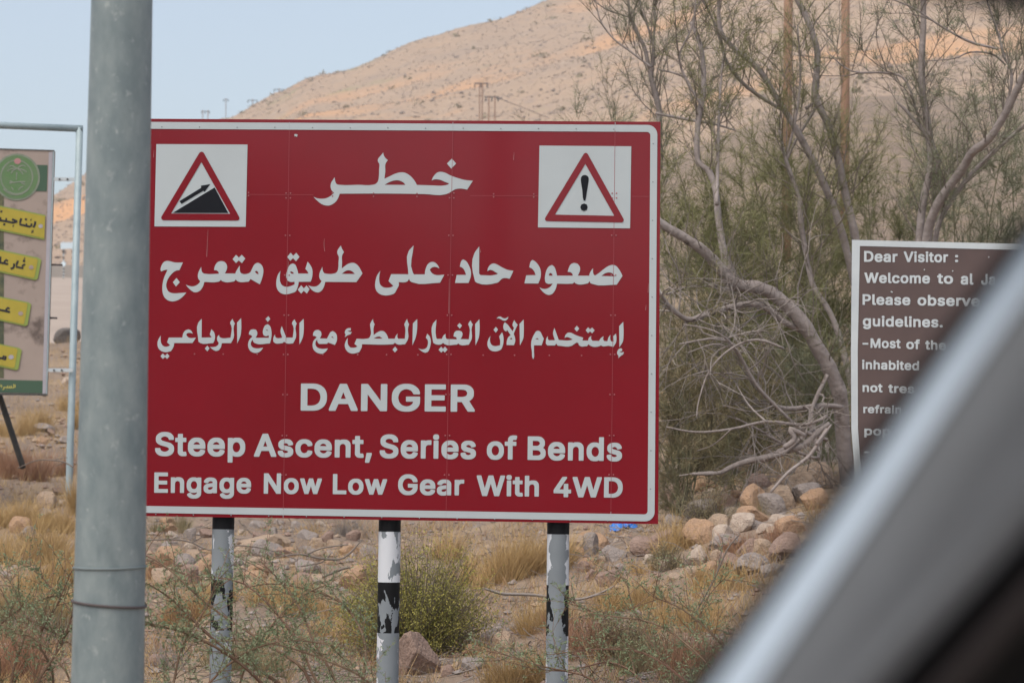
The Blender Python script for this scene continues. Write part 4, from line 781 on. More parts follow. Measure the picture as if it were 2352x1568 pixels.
BIG = [ (955, 1515, 104, 118, 4, 'largest pinkish brown boulder behind the foot of the middle striped post'),
 (1131, 1463, 62, 42, 2, 'grey brown stone leaning on the tan rock right of the green bush'),
 (1158, 1478, 62, 56, 0, 'rounded tan rock below the right edge of the green bush'),
 (1088, 1490, 42, 32, 1, 'small orange stone just right of the green bush foot'),
 (1040, 1487, 64, 30, 4, 'flat reddish brown stone under the green bush'),
 (1079, 1530, 84, 56, 2, 'angular grey rock at the bottom edge right of the middle post'),
 (1029, 1548, 40, 40, 4, 'dark brown stone wedged beside the pinkish boulder'),
 (1357, 1254, 50, 62, 2, 'upright grey tan rock right of the right striped post'),
 (1352, 1293, 52, 26, 1, 'flat orange stone right of the right striped post'),
 (1408, 1279, 66, 50, 2, 'broad grey brown rock below the blue plastic'),
 (1530, 1302, 42, 34, 3, 'pale rounded stone below the corner of the danger sign'),
 (1607, 1279, 46, 42, 3, 'pale stone at the lower end of the rock line on the bank'),
 (1657, 1286, 54, 38, 0, 'tan rock in the lower rock line on the bank'),
 (1655, 1206, 52, 44, 0, 'tan boulder beside the pale one in the rock line'),
 (1666, 1236, 58, 48, 3, 'pale angular boulder in the middle of the rock line'),
 (1707, 1204, 62, 40, 3, 'greyish white boulder in the upper rock line'),
 (1727, 1156, 72, 66, 1, 'large orange tan boulder on the bank under the fallen limb'),
 (1832, 1116, 82, 64, 0, 'large split tan boulder at the foot of the leaning tree'),
 (1788, 1195, 44, 22, 3, 'small pale stone lying right of the large orange boulder'),
 (1870, 1148, 60, 50, 1, 'orange tan boulder nearest the car pillar'),
 (1868, 1092, 84, 62, 0, 'big tan boulder highest on the bank, tight against the brown sign'),
 (1795, 1150, 76, 58, 0, 'big tan boulder between the large orange one and the split one'),
 (1742, 1112, 56, 38, 4, 'brown boulder on top of the bank under the fallen limb'),
 (1810, 1215, 72, 50, 1, 'orange tan boulder halfway up the bank beside the car pillar'),
 (1740, 1262, 66, 46, 0, 'tan boulder low on the bank beside the car pillar'),
 (1668, 1150, 48, 34, 4, 'dark brown stone in the loose soil left of the large orange boulder'),
 (1905, 1040, 54, 44, 2, 'grey stone at the root of the leaning tree'),
 (1760, 1215, 40, 20, 3, 'thin white stone on the bank above the dry brush'),
 (1560, 1330, 70, 26, 0, 'long low tan stone in the dry brush below the rock line'),
 (380, 1262, 46, 54, 2, 'tall grey brown rock just right of the lamp post'),
 (436, 1233, 34, 42, 2, 'grey pointed stone left of the left striped post'),
 (392, 1228, 34, 18, 3, 'small pale stone above the tall grey rock'),
 (592, 1206, 48, 22, 2, 'grey slab tight under the danger sign edge'),
 (628, 1223, 26, 24, 2, 'small blue grey stone under the danger sign edge'),
 (592, 1247, 112, 38, 0, 'long tan slab right of the left striped post'),
 (716, 1275, 38, 28, 2, 'grey blue stone among dead sticks'),
 (728, 1250, 46, 30, 0, 'tan stone above the dead sticks'),
 (796, 1267, 62, 28, 1, 'orange tan slab left of the middle striped post'),
 (696, 1303, 80, 50, 2, 'dark grey brown rock under the dead sticks'),
 (768, 1252, 44, 26, 0, 'tan stone beside the orange slab near the middle post'),
 (576, 1322, 72, 32, 1, 'orange tan slab in the row right of the left post'),
 (648, 1334, 48, 30, 2, 'grey block in the row of slabs right of the left post'),
 (722, 1331, 92, 26, 0, 'longest tan slab in the lower row of stones'),
 (664, 1402, 60, 26, 3, 'pale stone half hidden by thorn branches'),
 (852, 1411, 48, 30, 2, 'grey stone left of the middle striped post'),
 (845, 1432, 36, 22, 1, 'small orange stone under the grey one by the middle post'),
 (1184, 1440, 44, 30, 2, 'grey stone in the grass left of the right striped post'),
 (106, 1151, 56, 46, 0, 'rounded tan boulder beside the billboard post'),
 (100, 1180, 46, 38, 2, 'greyer boulder in front of the tan one by the billboard post'),
 (146, 1158, 34, 20, 3, 'whitish stone at the foot of the billboard post'),
 (6, 1322, 44, 32, 2, 'grey rock at the left edge of the picture'),
 (60, 1326, 20, 18, 3, 'small pale pink stone near the left edge'),
 (95, 985, 60, 24, 2, 'grey outcrop in the dry grass left of the billboard post'),
 (145, 1012, 40, 20, 2, 'grey stone below the bare twig by the billboard post'),
 (135, 1130, 40, 24, 4, 'brown stone in reddish grass by the billboard post'),
 (1215, 1547, 60, 30, 3, 'pale stone at the bottom edge left of the right post'),
 (1385, 1560, 60, 28, 0, 'tan stone at the bottom edge right of the right post'),
 (1432, 1535, 46, 20, 4, 'flat brown stone at the bottom right of the right post'),
 (470, 1290, 50, 34, 4, 'brown stone behind the left striped post'),
 (545, 1290, 40, 30, 2, 'grey stone right beside the left striped post'),
 (828, 1228, 40, 30, 0, 'tan stone behind the middle striped post top'),
]
for x, y, w_, h_, ci, lb in BIG:
    if x > 1590 and y < 1300: w_, h_ = w_ * 1.2, h_ * 1.25
    place_rock(x, y, w_, h_, ci, lb, me=RM[4][0] if w_ == 104 else None)
place_rock(152, 771, 66, 36, 2, 'dark grey boulder on the crest behind the billboard post', name='boulder', me=rock_mesh(77, M['darkrock'], .7))
ZONES = [((345, 1200, 850, 1350), 92, 24, 'in the rubble below the left half of the danger sign'), ((345, 1345, 850, 1560), 14, 18, 'among thorn branches at the lower left'),
         ((930, 1205, 1260, 1330), 8, 16, 'in dry grass between the middle and right posts'), ((990, 1440, 1260, 1565), 18, 16, 'on the ground below the green bush'),
         ((1310, 1205, 1530, 1340), 26, 26, 'right of the right striped post'), ((1530, 1100, 1900, 1330), 62, 36, 'on the bank under the trees'),
         ((1300, 1400, 1640, 1565), 8, 16, 'in the brush at the lower right'), ((0, 800, 205, 880), 10, 14, 'on the slope behind the billboard'), ((0, 960, 200, 1260), 16, 16, 'around the foot of the billboard')]
rr = random.Random(3)
for (x0, y0, x1, y1), n_, mean_, ph in ZONES:
    for k in range(n_):
        x, y = rr.uniform(x0, x1), rr.uniform(y0, y1)
        wpx = min(92, 10 + rr.expovariate(1.0 / mean_))
        ci = rr.choices(range(5), (4, 3, 4, 2, 3))[0]
        lb = '%s %s stone %s' % ('small' if wpx < 22 else 'medium' if wpx < 45 else 'large', RCN[ci], ph)
        place_rock(x, y, wpx, wpx * rr.uniform(.45, .85), ci, lb, lb.replace('stone', 'stones'))
# gravel: uncountable chips over the whole slope
mb_by = [MB() for _ in range(3)]
for k in range(9000):
    d = 13 + 45 * rr.random() ** 1.9; x = rr.uniform(-150, 2400); p = G(x, d); r_ = rr.uniform(.008, .03) * (1 + d / 40)
    o = [p + Vector((a * r_ * rr.uniform(.6, 1.3), b * r_ * rr.uniform(.6, 1.3), c * r_ * rr.uniform(.5, .9))) for a, b, c in ((1,0,.2), (.3,1,.1), (-1,.3,.2), (-.2,-1,.1), (.1,.1,1), (0,0,-.6))]
    mb_by[k % 3].add(o, [(0,1,4), (1,2,4), (2,3,4), (3,0,4), (1,0,5), (2,1,5), (3,2,5), (0,3,5)])
for i, m_ in enumerate((ROCK[0], ROCK[2], ROCK[4])):
    o = mb_by[i].build('gravel', m_); o['kind'] = 'stuff'
# hillside stones and scrub, far too many to count
mh = [MB(), MB(), MB()]
for k in range(26000):
    x = rr.uniform(-100, 2500); t = rr.random() ** .9; p = hill_pt(x, t); r_ = rr.uniform(.08, .26) * (1 + (rr.random() < .04))
    o = [p + Vector((a * r_ * rr.uniform(.6, 1.4), b * r_, c * r_ * rr.uniform(.4, .9))) for a, b, c in ((1,0,.2), (.3,1,.1), (-1,.3,.2), (-.2,-1,.1), (.1,.1,1))]
    mh[0 if rr.random() < .5 else 1].add(o, [(0,1,4), (1,2,4), (2,3,4), (3,0,4)])
for k in range(420):
    x = rr.uniform(-100, 2500); t = rr.random(); p = hill_pt(x, t); s_ = rr.uniform(.25, .95)
    for j in range(14):
        v = Vector((rr.gauss(0, 1), rr.gauss(0, .7), abs(rr.gauss(0, .6)))) * s_ * .5; q = p + v
        a = Vector((rr.uniform(-1, 1), rr.uniform(-1, 1), rr.uniform(-1, 1))) * s_ * .4; b = Vector((rr.uniform(-1, 1), rr.uniform(-1, 1), rr.uniform(-1, 1))) * s_ * .4
        mh[2].add([q - a, q + a, q + b], [(0, 1, 2)])
mh[0].build('hillside_stones', M['hillstone'])['kind'] = 'stuff'; mh[1].build('hillside_stones', M['hillstone_grey'])['kind'] = 'stuff'
mh[2].build('hillside_scrub', M['scrub'])['kind'] = 'stuff'

# ------------------------------------------------------------------ plants
def rv(rng): return Vector((rng.gauss(0, 1), rng.gauss(0, 1), rng.gauss(0, 1))).normalized()
def blade(mb, p, v, w_, rng, bend=0.0, mi=0):
    s = v.cross(rv(rng)); s = s.normalized() * w_ * .5 if s.length > 1e-9 else Vector((w_ * .5, 0, 0))
    if bend:
        m_ = p + v * .5; e = p + v + Vector((0, 0, -1)) * v.length * bend + rv(rng) * v.length * bend * .5
        mb.add([p - s, p + s, m_ + s * .8, m_ - s * .8, e], [(0, 1, 2, 3), (3, 2, 4)], mi)
    else: mb.add([p - s, p + s, p + v], [(0, 1, 2)], mi)
def leafq(mb, p, v, w_, rng):
    s = v.cross(rv(rng)); s = s.normalized() * w_ * .5 if s.length > 1e-9 else Vector((w_ * .5, 0, 0))
    mb.add([p, p + v * .5 + s, p + v, p + v * .5 - s], [(0, 1, 2, 3)])
def spline(pts, sub=4):
    pts = [Vector(p) for p in pts]; out = []
    for i in range(len(pts) - 1):
        p0, p1, p2, p3 = pts[max(i-1, 0)], pts[i], pts[i+1], pts[min(i+2, len(pts)-1)]
        for k in range(sub):
            t = k / sub; out.append(.5 * ((2*p1) + (p2-p0)*t + (2*p0-5*p1+4*p2-p3)*t*t + (3*p1-p0-3*p2+p3)*t**3))
    return out + [pts[-1]]
def wander(p, v, L, n, rng, jit=.25, up=0.0, droop=0.0):
    pts = [p.copy()]; v = v.normalized()
    for k in range(n):
        v = (v + rv(rng) * jit + Vector((0, 0, up - droop * k / n))).normalized(); pts.append(pts[-1] + v * L / n)
    return pts
def limb(mb, spec, d, d2=None, sides=9):
    """spec: 'x,y,w ...' pixels; the limb runs from d to d2 metres ahead; returns path and radii"""
    q = parse(spec); n = len(q); d2 = d if d2 is None else d2
    P3 = [P(a[0], a[1], d + (d2 - d) * i / max(n-1, 1)) for i, a in enumerate(q)]
    rad = [px(a[2], d) / 2 for a in q]
    sp = spline(P3, 4); r_ = list(np.interp(np.linspace(0, n-1, len(sp)), range(n), rad))
    rng = random.Random(len(spec)); r_ = [a * (1 + rng.uniform(-.07, .07)) for a in r_]
    mb.tube(sp, r_, sides); return sp, r_
def twiggy(mt, mn, path, rad, d, rng, step_px=26, f0=.25, blen=(90, 220), ntw=(5, 9), tlen=(35, 90), nneed=(9, 19), nlen=(18, 54), up=.55, leafy=1.0, jit=.22, nw=.0040, tw=1.0, ymax=None):
    """side shoots, twigs and thread-like leaves along a limb"""
    acc = 0; nxt = 0; total = sum((path[i+1]-path[i]).length for i in range(len(path)-1)); run = 0
    for i in range(len(path)-1):
        seg = path[i+1] - path[i]; run += seg.length; acc += seg.length
        if run < total * f0 or acc < px(step_px, d): continue
        acc = 0
        t = seg.normalized()
        v = (t * .5 + rv(rng) * .8 + Vector((0, 0, up))).normalized()
        L = px(rng.uniform(*blen), d); sh_ = wander(path[i+1], v, L, 6, rng, jit, up * .12)
        r0 = min(rad[i] * .6, px(3.0, d) / 2 * tw); mt.tube(sh_, [r0 * (1 - .75 * k / 6) for k in range(7)], 4, cap=False)
        for k in range(rng.randint(*ntw)):
            a = rng.uniform(.15, 1) * 6; j = min(int(a), 5); p = sh_[j].lerp(sh_[j+1], a - j)
            v2 = ((sh_[j+1] - sh_[j]).normalized() * .8 + rv(rng) * .7 + Vector((0, 0, up * .5))).normalized()
            tl = px(rng.uniform(*tlen), d); tp = wander(p, v2, tl, 4, rng, .2, up * .06)
            mt.tube(tp, [px(1.2, d) / 2 * tw * (1 - .6 * q / 4) for q in range(5)], 3, cap=False)
            if rng.random() > leafy: continue
            for q in range(rng.randint(*nneed)):
                b = rng.uniform(.05, 1) * 4; jj = min(int(b), 3); pp = tp[jj].lerp(tp[jj+1], b - jj)
                v3 = ((tp[jj+1] - tp[jj]).normalized() * .8 + rv(rng) * .75).normalized() * px(rng.uniform(*nlen), d)
                blade(mn, pp, v3, nw, rng)
def finish_tree(name, label, cat, base, trunk, twigs, crown, tm, cm, group=None, tw_m=None):
    t = thing(name, label, cat, base, group)
    if trunk and trunk.f: trunk.build('trunk', tm, t, smooth=True)
    if twigs and twigs.f: twigs.build('branches', tw_m or M['bark_dark'], t)
    if crown and crown.f: crown.build('crown', cm, t)
    return t
def ext(path_pt, d):   # continue a trunk down to the ground
    g = Vector((path_pt.x, path_pt.y, gz(path_pt.x, path_pt.y) - .15)); return g
# leaning tree with the arching pale trunk
rng = random.Random(21); tr, tw, nd = MB(), MB(), MB(); d = 24.0
base = ground_at(1945, 1150, 18); bx = base
A1 = limb(tr, '1955,1165,34 1938,1022,36 1933,950,35 1928,902,34 1904,844,34 1876,796,33 1842,739,32 1784,681,30 1740,660,29 1688,652,28 1650,612,26 1616,576,24 1570,545,21 1525,518,20 1490,490,16', d, 23.4, 12)
A2 = limb(tr, '1692,652,22 1665,590,19 1650,500,16 1644,440,15 1629,395,14 1602,365,13 1604,273,14 1616,210,13 1613,126,11 1600,80,10 1587,52,8', d, 24.4)
A2b = limb(tr, '1646,470,9 1648,386,8 1650,294,7 1655,200,5 1662,120,3', d, 24.8)
A3 = limb(tr, '1842,760,15 1794,734,16 1756,705,15 1717,698,14 1660,710,14 1616,724,13 1583,734,12 1549,715,11 1520,681,9 1490,640,6', d - .2, 23.0)
A4 = limb(tr, '1720,662,10 1664,664,9 1640,655,8 1578,662,7 1530,676,5', d, 23.5)
A5 = limb(tr, '1935,935,12 1890,931,12 1804,938,11 1765,916,10 1727,868,9 1688,801,8 1650,777,6 1560,790,3', d - .3, 23.0)
A6 = limb(tr, '1616,250,6 1580,190,6 1560,130,5 1590,60,4 1600,-20,3', d + .2)
A7 = limb(tr, '1900,860,9 1860,960,9 1880,1050,8 1800,1020,7 1740,985,5 1690,960,4', d - .4, 23.2)
for pth in (A2, A2b, A6): twiggy(tw, nd, pth[0], pth[1], d, rng, 20, .3, (80, 200), leafy=.85)
twiggy(tw, nd, A1[0], A1[1], d, rng, 26, .35, (70, 200), leafy=.7)
twiggy(tw, nd, A4[0], A4[1], d, rng, 16, .1, (60, 150), up=.1, leafy=.4)
finish_tree('leaning_tree', 'pale barked tree leaning left in an arch beside the brown visitor sign', 'tree', Vector((bx.x, d, gz(bx.x, d))), tr, tw, nd, M['bark'], M['needle'])
# bare grey twigs of its broken lower limbs
tw2 = MB(); e_ = MB()
for pth in (A3, A5, A7): twiggy(tw2, e_, pth[0], pth[1], d - .3, rng, 6, .05, (90, 280), (5, 9), (50, 140), (0, 0), up=-.12, leafy=0, jit=.34, tw=1.5)
brush = thing('dead_brush', 'tangle of bare grey twigs under the leaning tree', 'dead brush', G(1750, 23.6)); tw2.build('twigs', M['twig_grey'], brush)
# twin-stem tree right of it
tr, tw, nd = MB(), MB(), MB(); d = 27.0
B1 = limb(tr, '1985,680,21 1968,560,19 1944,454,18 1923,357,18 1902,286,17 1873,227,17 1875,181,16 1877,118,15 1856,50,14 1831,0,12 1815,-40,8', d)
B2 = limb(tr, '1975,700,19 1936,542,18 1902,445,17 1865,365,16 1814,273,15 1789,235,14 1760,185,13 1730,147,13 1688,113,11 1655,71,10 1650,0,8 1640,-40,6', d, 26.4)
B3 = limb(tr, '1800,255,9 1718,202,9 1671,147,8 1655,90,7 1630,30,5 1600,-20,4', d, 26.6)
B4 = limb(tr, '1960,900,15 1930,780,14 1905,715,13 1869,659,13 1852,588,12 1839,504,12 1835,454,10 1806,370,9 1790,300,6', d - .8)
B5 = limb(tr, '1850,250,8 1880,235,7 1830,320,6 1806,370,5', d)
B6 = limb(tr, '1803,370,6 1826,280,6 1838,180,5 1832,60,4', d - .5)
B7 = limb(tr, '1990,900,22 1985,680,21', d)
for pth in (B1, B2, B3, B6): twiggy(tw, nd, pth[0], pth[1], d, rng, 20, .2, (80, 210), leafy=.85)
twiggy(tw, nd, B4[0], B4[1], d, rng, 18, .1, (90, 220))
g = G(1985, d); b7 = MB()
tr.tube([P(1988, 880, d), Vector((P(1988, 880, d).x, d, gz(P(1988, 880, d).x, d) - .2))], [px(22, d)/2]*2, 9)
finish_tree('twin_stem_tree', 'tall slender tree with two pale stems rising in front of the timber poles', 'tree', g, tr, tw, nd, M['bark'], M['needle'])
# V-forked tree above the visitor sign
tr, tw, nd = MB(), MB(), MB(); d = 25.0
C1 = limb(tr, '2112,640,20 2112,550,18 2121,462,17 2138,378,16 2133,294,15 2121,231,15 2117,147,15 2121,63,14 2121,0,12 2125,-50,8', d)
C2 = limb(tr, '2122,640,24 2133,525,22 2163,454,21 2209,391,20 2234,349,20 2272,319,19 2314,252,17 2348,181,16 2400,100,13', d, 24.0)
C3 = limb(tr, '2140,640,14 2154,521,13 2196,445,12 2250,380,10 2352,290,9 2420,250,7', d + .3)
C4 = limb(tr, '2150,400,10 2154,365,12 2125,307,11 2104,281,10 2079,252,8 2060,235,4', d)
C5 = limb(tr, '2114,290,6 2083,189,6 2037,168,5 1957,164,4 1900,120,2', d)
C6 = limb(tr, '2290,300,7 2320,210,7 2322,160,7 2306,130,7 2297,92,7 2280,40,5 2260,-20,3', d - .5)
C7 = limb(tr, '2290,112,6 2225,95,6 2159,59,5 2100,20,4 2040,-5,3', d - .6)
C8 = limb(tr, '2310,150,5 2280,125,5 2230,120,4 2190,135,3 2130,140,2', d - .4)
tr.tube([P(2118, 625, d), Vector((P(2116, 700, d).x, d, gz(P(2116, 700, d).x, d) - .2))], [px(30, d)/2, px(38, d)/2], 10)
for pth, lf in ((C1, .8), (C2, .85), (C3, 1), (C5, .6), (C6, .8), (C7, .7), (C4, .7)): twiggy(tw, nd, pth[0], pth[1], d, rng, 19, .12, (80, 210), leafy=lf)
finish_tree('forked_tree', 'pale tree forking in a wide V above the brown visitor sign', 'tree', G(2118, d), tr, tw, nd, M['bark'], M['needle_g'])
# tree rising behind the sign's right corner
tr, tw, nd = MB(), MB(), MB(); d = 27.0
D1 = limb(tr, '1500,560,17 1508,420,16 1515,276,14 1509,230,14 1495,176,13 1497,156,13', d)
D2 = limb(tr, '1497,156,10 1501,120,9 1499,94,8 1487,60,5 1470,10,4 1465,-30,3', d)
D2b = limb(tr, '1499,96,6 1504,60,5 1501,0,4 1500,-40,3', d)
D3 = limb(tr, '1495,160,11 1489,148,10 1481,112,9 1463,74,9 1450,45,9 1446,38,10', d)
D4 = limb(tr, '1446,38,7 1444,10,6 1440,-30,4', d); D5 = limb(tr, '1446,40,4 1400,25,4 1375,10,3 1340,-20,2', d); D6 = limb(tr, '1447,36,4 1461,15,4 1464,-20,3', d)
D7 = limb(tr, '1497,156,6 1450,120,5 1410,90,4 1380,50,4 1370,10,2', d - .3); D8 = limb(tr, '1505,260,7 1580,275,7 1640,285,6 1690,300,4', d - .2)
D9 = limb(tr, '1512,160,4 1560,172,5 1580,190,4 1590,240,3', d - .2)
tr.tube([P(1500, 555, d), Vector((P(1490, 700, d).x, d, gz(P(1490, 700, d).x, d) - .2))], [px(17, d)/2, px(24, d)/2], 9)
for pth, lf in ((D1, .8), (D2, .5), (D2b, .5), (D4, .4), (D5, .6), (D6, .4), (D7, .8), (D8, .9), (D9, .8)): twiggy(tw, nd, pth[0], pth[1], d, rng, 15, .05, (70, 170), leafy=lf, up=.8)
finish_tree('slender_tree', 'slender pale tree showing behind the upper right corner of the danger sign', 'tree', G(1492, d), tr, tw, nd, M['bark'], M['needle_g'])
# feathery shrubs making the green mass behind the trees
def feather(x, ybase, d, wpx, hpx, n, m, label, seed, leafy=1.0, step=15, group=None, nn=(22, 36), name='feathery_shrub'):
    rng = random.Random(seed); tr, tw, nd = MB(), MB(), MB(); b0 = G(x, d)
    for k in range(n):
        xt = x + rng.uniform(-.5, .5) * wpx; yt = ybase - hpx * rng.uniform(.35, 1.0)
        top_ = P(xt, yt, d + rng.uniform(-1, 1) * px(wpx, d) * .35); b = b0 + Vector((rng.uniform(-.1, .1), rng.uniform(-.1, .1), -.1)); mid_ = b.lerp(top_, .5) + Vector((rng.uniform(-1, 1) * .15, 0, .12))
        sp = spline([b, mid_, top_], 7); rr_ = list(np.linspace(px(6, d) / 2, px(1.6, d) / 2, len(sp))); tr.tube(sp, rr_, 5)
        twiggy(tw, nd, sp, rr_, d, rng, step, .03, (60, 210), (5, 8), (40, 100), nn, (16, 46), leafy=leafy, up=.35, jit=.3)
    return finish_tree(name, label, 'shrub', b0, tr, tw, nd, M['twig_olive'], m, group, M['twig_olive'])
feather(1600, 1010, 26.5, 250, 640, 10, M['needle'], 'feathery olive shrub close behind the danger sign right edge', 5)
feather(1760, 1000, 28.0, 330, 600, 12, M['needle'], 'dense feathery olive shrub behind the arching trunk', 6)
feather(1900, 980, 29.0, 280, 560, 10, M['needle'], 'feathery olive shrub at the foot of the timber poles', 7)
feather(2060, 960, 30.0, 260, 600, 9, M['needle'], 'feathery olive shrub left of the V forked tree', 8)
feather(2280, 940, 28.0, 320, 640, 10, M['needle_g'], 'grey green feathery shrub right of the V forked tree', 9)
feather(1370, 700, 34.0, 330, 500, 8, M['needle_g'], 'thin upright shrub peeping over the top of the danger sign', 10, .75, 30)
feather(1560, 1080, 23.5, 200, 300, 6, M['olive'], 'low olive brush at the lower right corner of the danger sign', 11, .8)
feather(1700, 1060, 25.0, 260, 260, 6, M['olive'], 'low olive brush under the arching trunk', 12, .6)

feather(1900, 1030, 24.6, 110, 260, 3, M['needle_g'], 'thin grey green brush at the foot of the leaning tree', 13, .7)
# round green bush, thorn shrubs, grass
def bush(x, y, wpx, hpx, d, n, m, label, seed, lf=.0145, name='green_bush', tips=True):
    rng = random.Random(seed); b = G(x, d); t = thing(name, label, 'bush', b); st, lv, tp_ = MB(), MB(), MB(); W_, H_ = px(wpx, d) / 2, px(hpx, d)
    for k in range(n):
        a = rng.uniform(0, 2*math.pi); el = rng.uniform(.05, 1.0); rad = rng.uniform(.75, 1.08)
        tipv = Vector((math.cos(a) * W_ * math.sqrt(1 - el*el*.8) * rad, math.sin(a) * W_ * .8 * rad * math.sqrt(1 - el*el*.8), H_ * el * rad))
        pth = wander(b + Vector((0, 0, -.03)), tipv + Vector((0, 0, H_ * .15)), tipv.length, 7, rng, .16); st.tube(pth, [.004 * (1 - .8*q/7) for q in range(8)], 3, cap=False)
        for q in range(64):
            f = rng.uniform(.3, 1.0) * 7; j = min(int(f), 6); p = pth[j].lerp(pth[j+1], f - j) + rv(rng) * .035
            leafq(tp_ if (tips and f > 6.1 and rng.random() < .7) else lv, p, (rv(rng) + Vector((0, 0, .5))) * lf * rng.uniform(.5, 1.2), lf * .5, rng)
    st.build('stems', M['bark_dark'], t); lv.build('foliage', m, t)
    if tp_.f: tp_.build('flower_tips', M['bush_tip'], t)
    return t
bush(965, 1480, 430, 300, 18.8, 640, M['bush'], 'round green bush with yellow tips behind the middle striped post', 31)
bush(850, 1392, 150, 140, 19.6, 150, M['bush'], 'smaller part-dry green bush left of the middle striped post', 32)
bush(1440, 1440, 240, 130, 17.6, 120, M['olive'], 'flat olive bush right of the right striped post', 33, name='olive_bush', tips=False)
bush(985, 1330, 160, 120, 20.8, 90, M['bush'], 'yellow green sprig behind the top of the middle striped post', 34)
def tuft(x, y, wpx, hpx, n, m, label, seed, lean=0.0, group=None, bend=.3, name='dry_grass_tuft'):
    rng = random.Random(seed); b = ground_at(x, y); d = b.y; mb = MB(); W_ = px(wpx, d) / 2; H_ = px(hpx, d)
    cs = [(rng.uniform(-.8, .8) * W_, rng.uniform(-.8, .8) * W_, rng.uniform(.55, 1.05)) for _ in range(max(4, int(wpx / 16)))]
    for k in range(int(n * 1.7)):
        cx, cy, hs = rng.choice(cs); a = rng.uniform(0, 2*math.pi); r_ = rng.random()
        X_, Y_ = b.x + cx + math.cos(a) * W_ * r_ * .22, b.y + cy + math.sin(a) * W_ * r_ * .22
        p = Vector((X_, Y_, gz(X_, Y_) - .01)); L = H_ * hs * rng.uniform(.35, 1.05)
        v = Vector((math.cos(a) * r_ * .75 + lean, math.sin(a) * r_ * .6, 1)).normalized() * L + rv(rng) * L * .22
        w_ = rng.uniform(.0016, .0034)
        s_ = v.cross(rv(rng)).normalized() * w_ * .5; dr = Vector((0, 0, -1)) * L * bend * rng.random() + rv(rng) * L * .14
        q1, q2, q3 = p + v * .4, p + v * .75 + dr * .35, p + v + dr
        mb.add([p - s_, p + s_, q1 + s_ * .9, q1 - s_ * .9, q2 + s_ * .6, q2 - s_ * .6, q3], [(0, 1, 2, 3), (3, 2, 4, 5), (5, 4, 6)])
    o = mb.build(name, m, origin=b); tag(o, label, 'grass', group); return o
tuft(1130, 1335, 230, 150, 1500, M['straw'], 'large blond grass tuft behind the green bush, leaning right', 41, .25)
tuft(1220, 1310, 200, 130, 900, M['straw'], 'sparser blond grass tuft left of the right striped post', 42, .15)
tuft(1040, 1290, 120, 100, 500, M['straw'], 'blond grass tuft tight under the danger sign by the middle post', 43, .1)
tuft(1560, 1265, 150, 110, 700, M['straw'], 'dry grass tuft below the right corner of the danger sign', 44, .1)
tuft(1480, 1320, 90, 60, 260, M['straw'], 'low dry tuft between pale stones right of the right post', 45)
tuft(60, 1300, 180, 120, 1200, M['straw'], 'golden grass tuft at the left edge below the billboard', 46)
tuft(140, 1300, 130, 110, 800, M['straw'], 'golden grass tuft tight left of the lamp post', 47)
tuft(60, 1100, 140, 100, 900, M['straw_red'], 'reddish dry grass tuft below the billboard strut', 48)
tuft(120, 1095, 120, 90, 700, M['straw_red'], 'reddish dry grass tuft left of the billboard post', 49)
tuft(20, 1080, 100, 80, 600, M['straw_red'], 'reddish dry grass tuft at the far left edge', 50)
tuft(80, 985, 90, 70, 500, M['straw'], 'pale grass tuft under the billboard panel', 51)
tuft(175, 985, 60, 90, 400, M['straw'], 'golden grass tuft between the billboard post and the lamp post', 52)
tuft(400, 1225, 110, 50, 350, M['olive'], 'greenish dry tuft at the lower left corner of the danger sign', 53)
tuft(700, 1235, 70, 60, 160, M['straw'], 'thin bleached stalks left of the middle post top', 54)
tuft(800, 1235, 80, 70, 260, M['twig_grey'], 'bleached twiggy tuft left of the middle striped post', 55)
tuft(640, 1400, 150, 90, 500, M['straw'], 'straw tuft among the thorn branches', 56)
tuft(800, 1480, 180, 90, 500, M['straw'], 'straw tuft left of the pinkish boulder', 57)
tuft(1180, 1568, 200, 130, 800, M['straw'], 'dry grass at the bottom between the middle and right posts', 58)
tuft(1340, 1500, 160, 130, 700, M['straw_red'], 'brown grass tuft right of the foot of the right post', 59)
tuft(1560, 1440, 240, 120, 900, M['straw'], 'dry grass tuft at the lower right beside the car pillar', 60)
tuft(1480, 1540, 220, 120, 800, M['olive'], 'olive dry tuft at the bottom right of the right post', 61)
tuft(1720, 1270, 160, 80, 500, M['straw_red'], 'brown grass on the bank above the car pillar', 62)
tuft(1640, 1180, 120, 60, 300, M['straw_red'], 'short brown grass left of the large orange boulder', 63)
tuft(1660, 1360, 180, 90, 600, M['straw'], 'dry grass tuft below the rock line', 64)
tuft(440, 1440, 160, 90, 500, M['straw_red'], 'brown grass right of the lamp post', 65)
tuft(560, 1540, 220, 110, 700, M['olive'], 'olive grass at the bottom beside the left striped post', 66)
tuft(30, 1210, 130, 90, 1100, M['straw'], 'golden grass tuft below the reddish one at the far left', 90)
tuft(130, 1230, 110, 80, 900, M['straw'], 'golden grass tuft below the boulders by the billboard post', 91)
tuft(175, 1190, 70, 110, 700, M['straw'], 'tall golden grass between the lamp post and the tan boulder', 92)
tuft(40, 1000, 110, 80, 700, M['straw'], 'pale grass tuft around the foot of the billboard strut', 93)
tuft(150, 945, 90, 60, 500, M['straw'], 'short golden grass beside the billboard post', 94)
tuft(110, 1350, 180, 110, 1300, M['straw'], 'golden grass tuft behind the thorn branches at the left', 95)
tuft(370, 1330, 110, 90, 500, M['straw_red'], 'brown grass right of the lamp post in the rubble', 96)
tuft(500, 1390, 120, 80, 500, M['straw'], 'straw tuft right at the left striped post', 97)
tuft(50, 1440, 150, 170, 900, M['straw'], 'tall pale grass mixed with the thorn branches at the far left', 104)
tuft(140, 1460, 110, 160, 700, M['straw'], 'tall pale grass just left of the lamp post foot', 105)
tuft(420, 1440, 130, 130, 600, M['straw'], 'tall pale grass just right of the lamp post', 106)
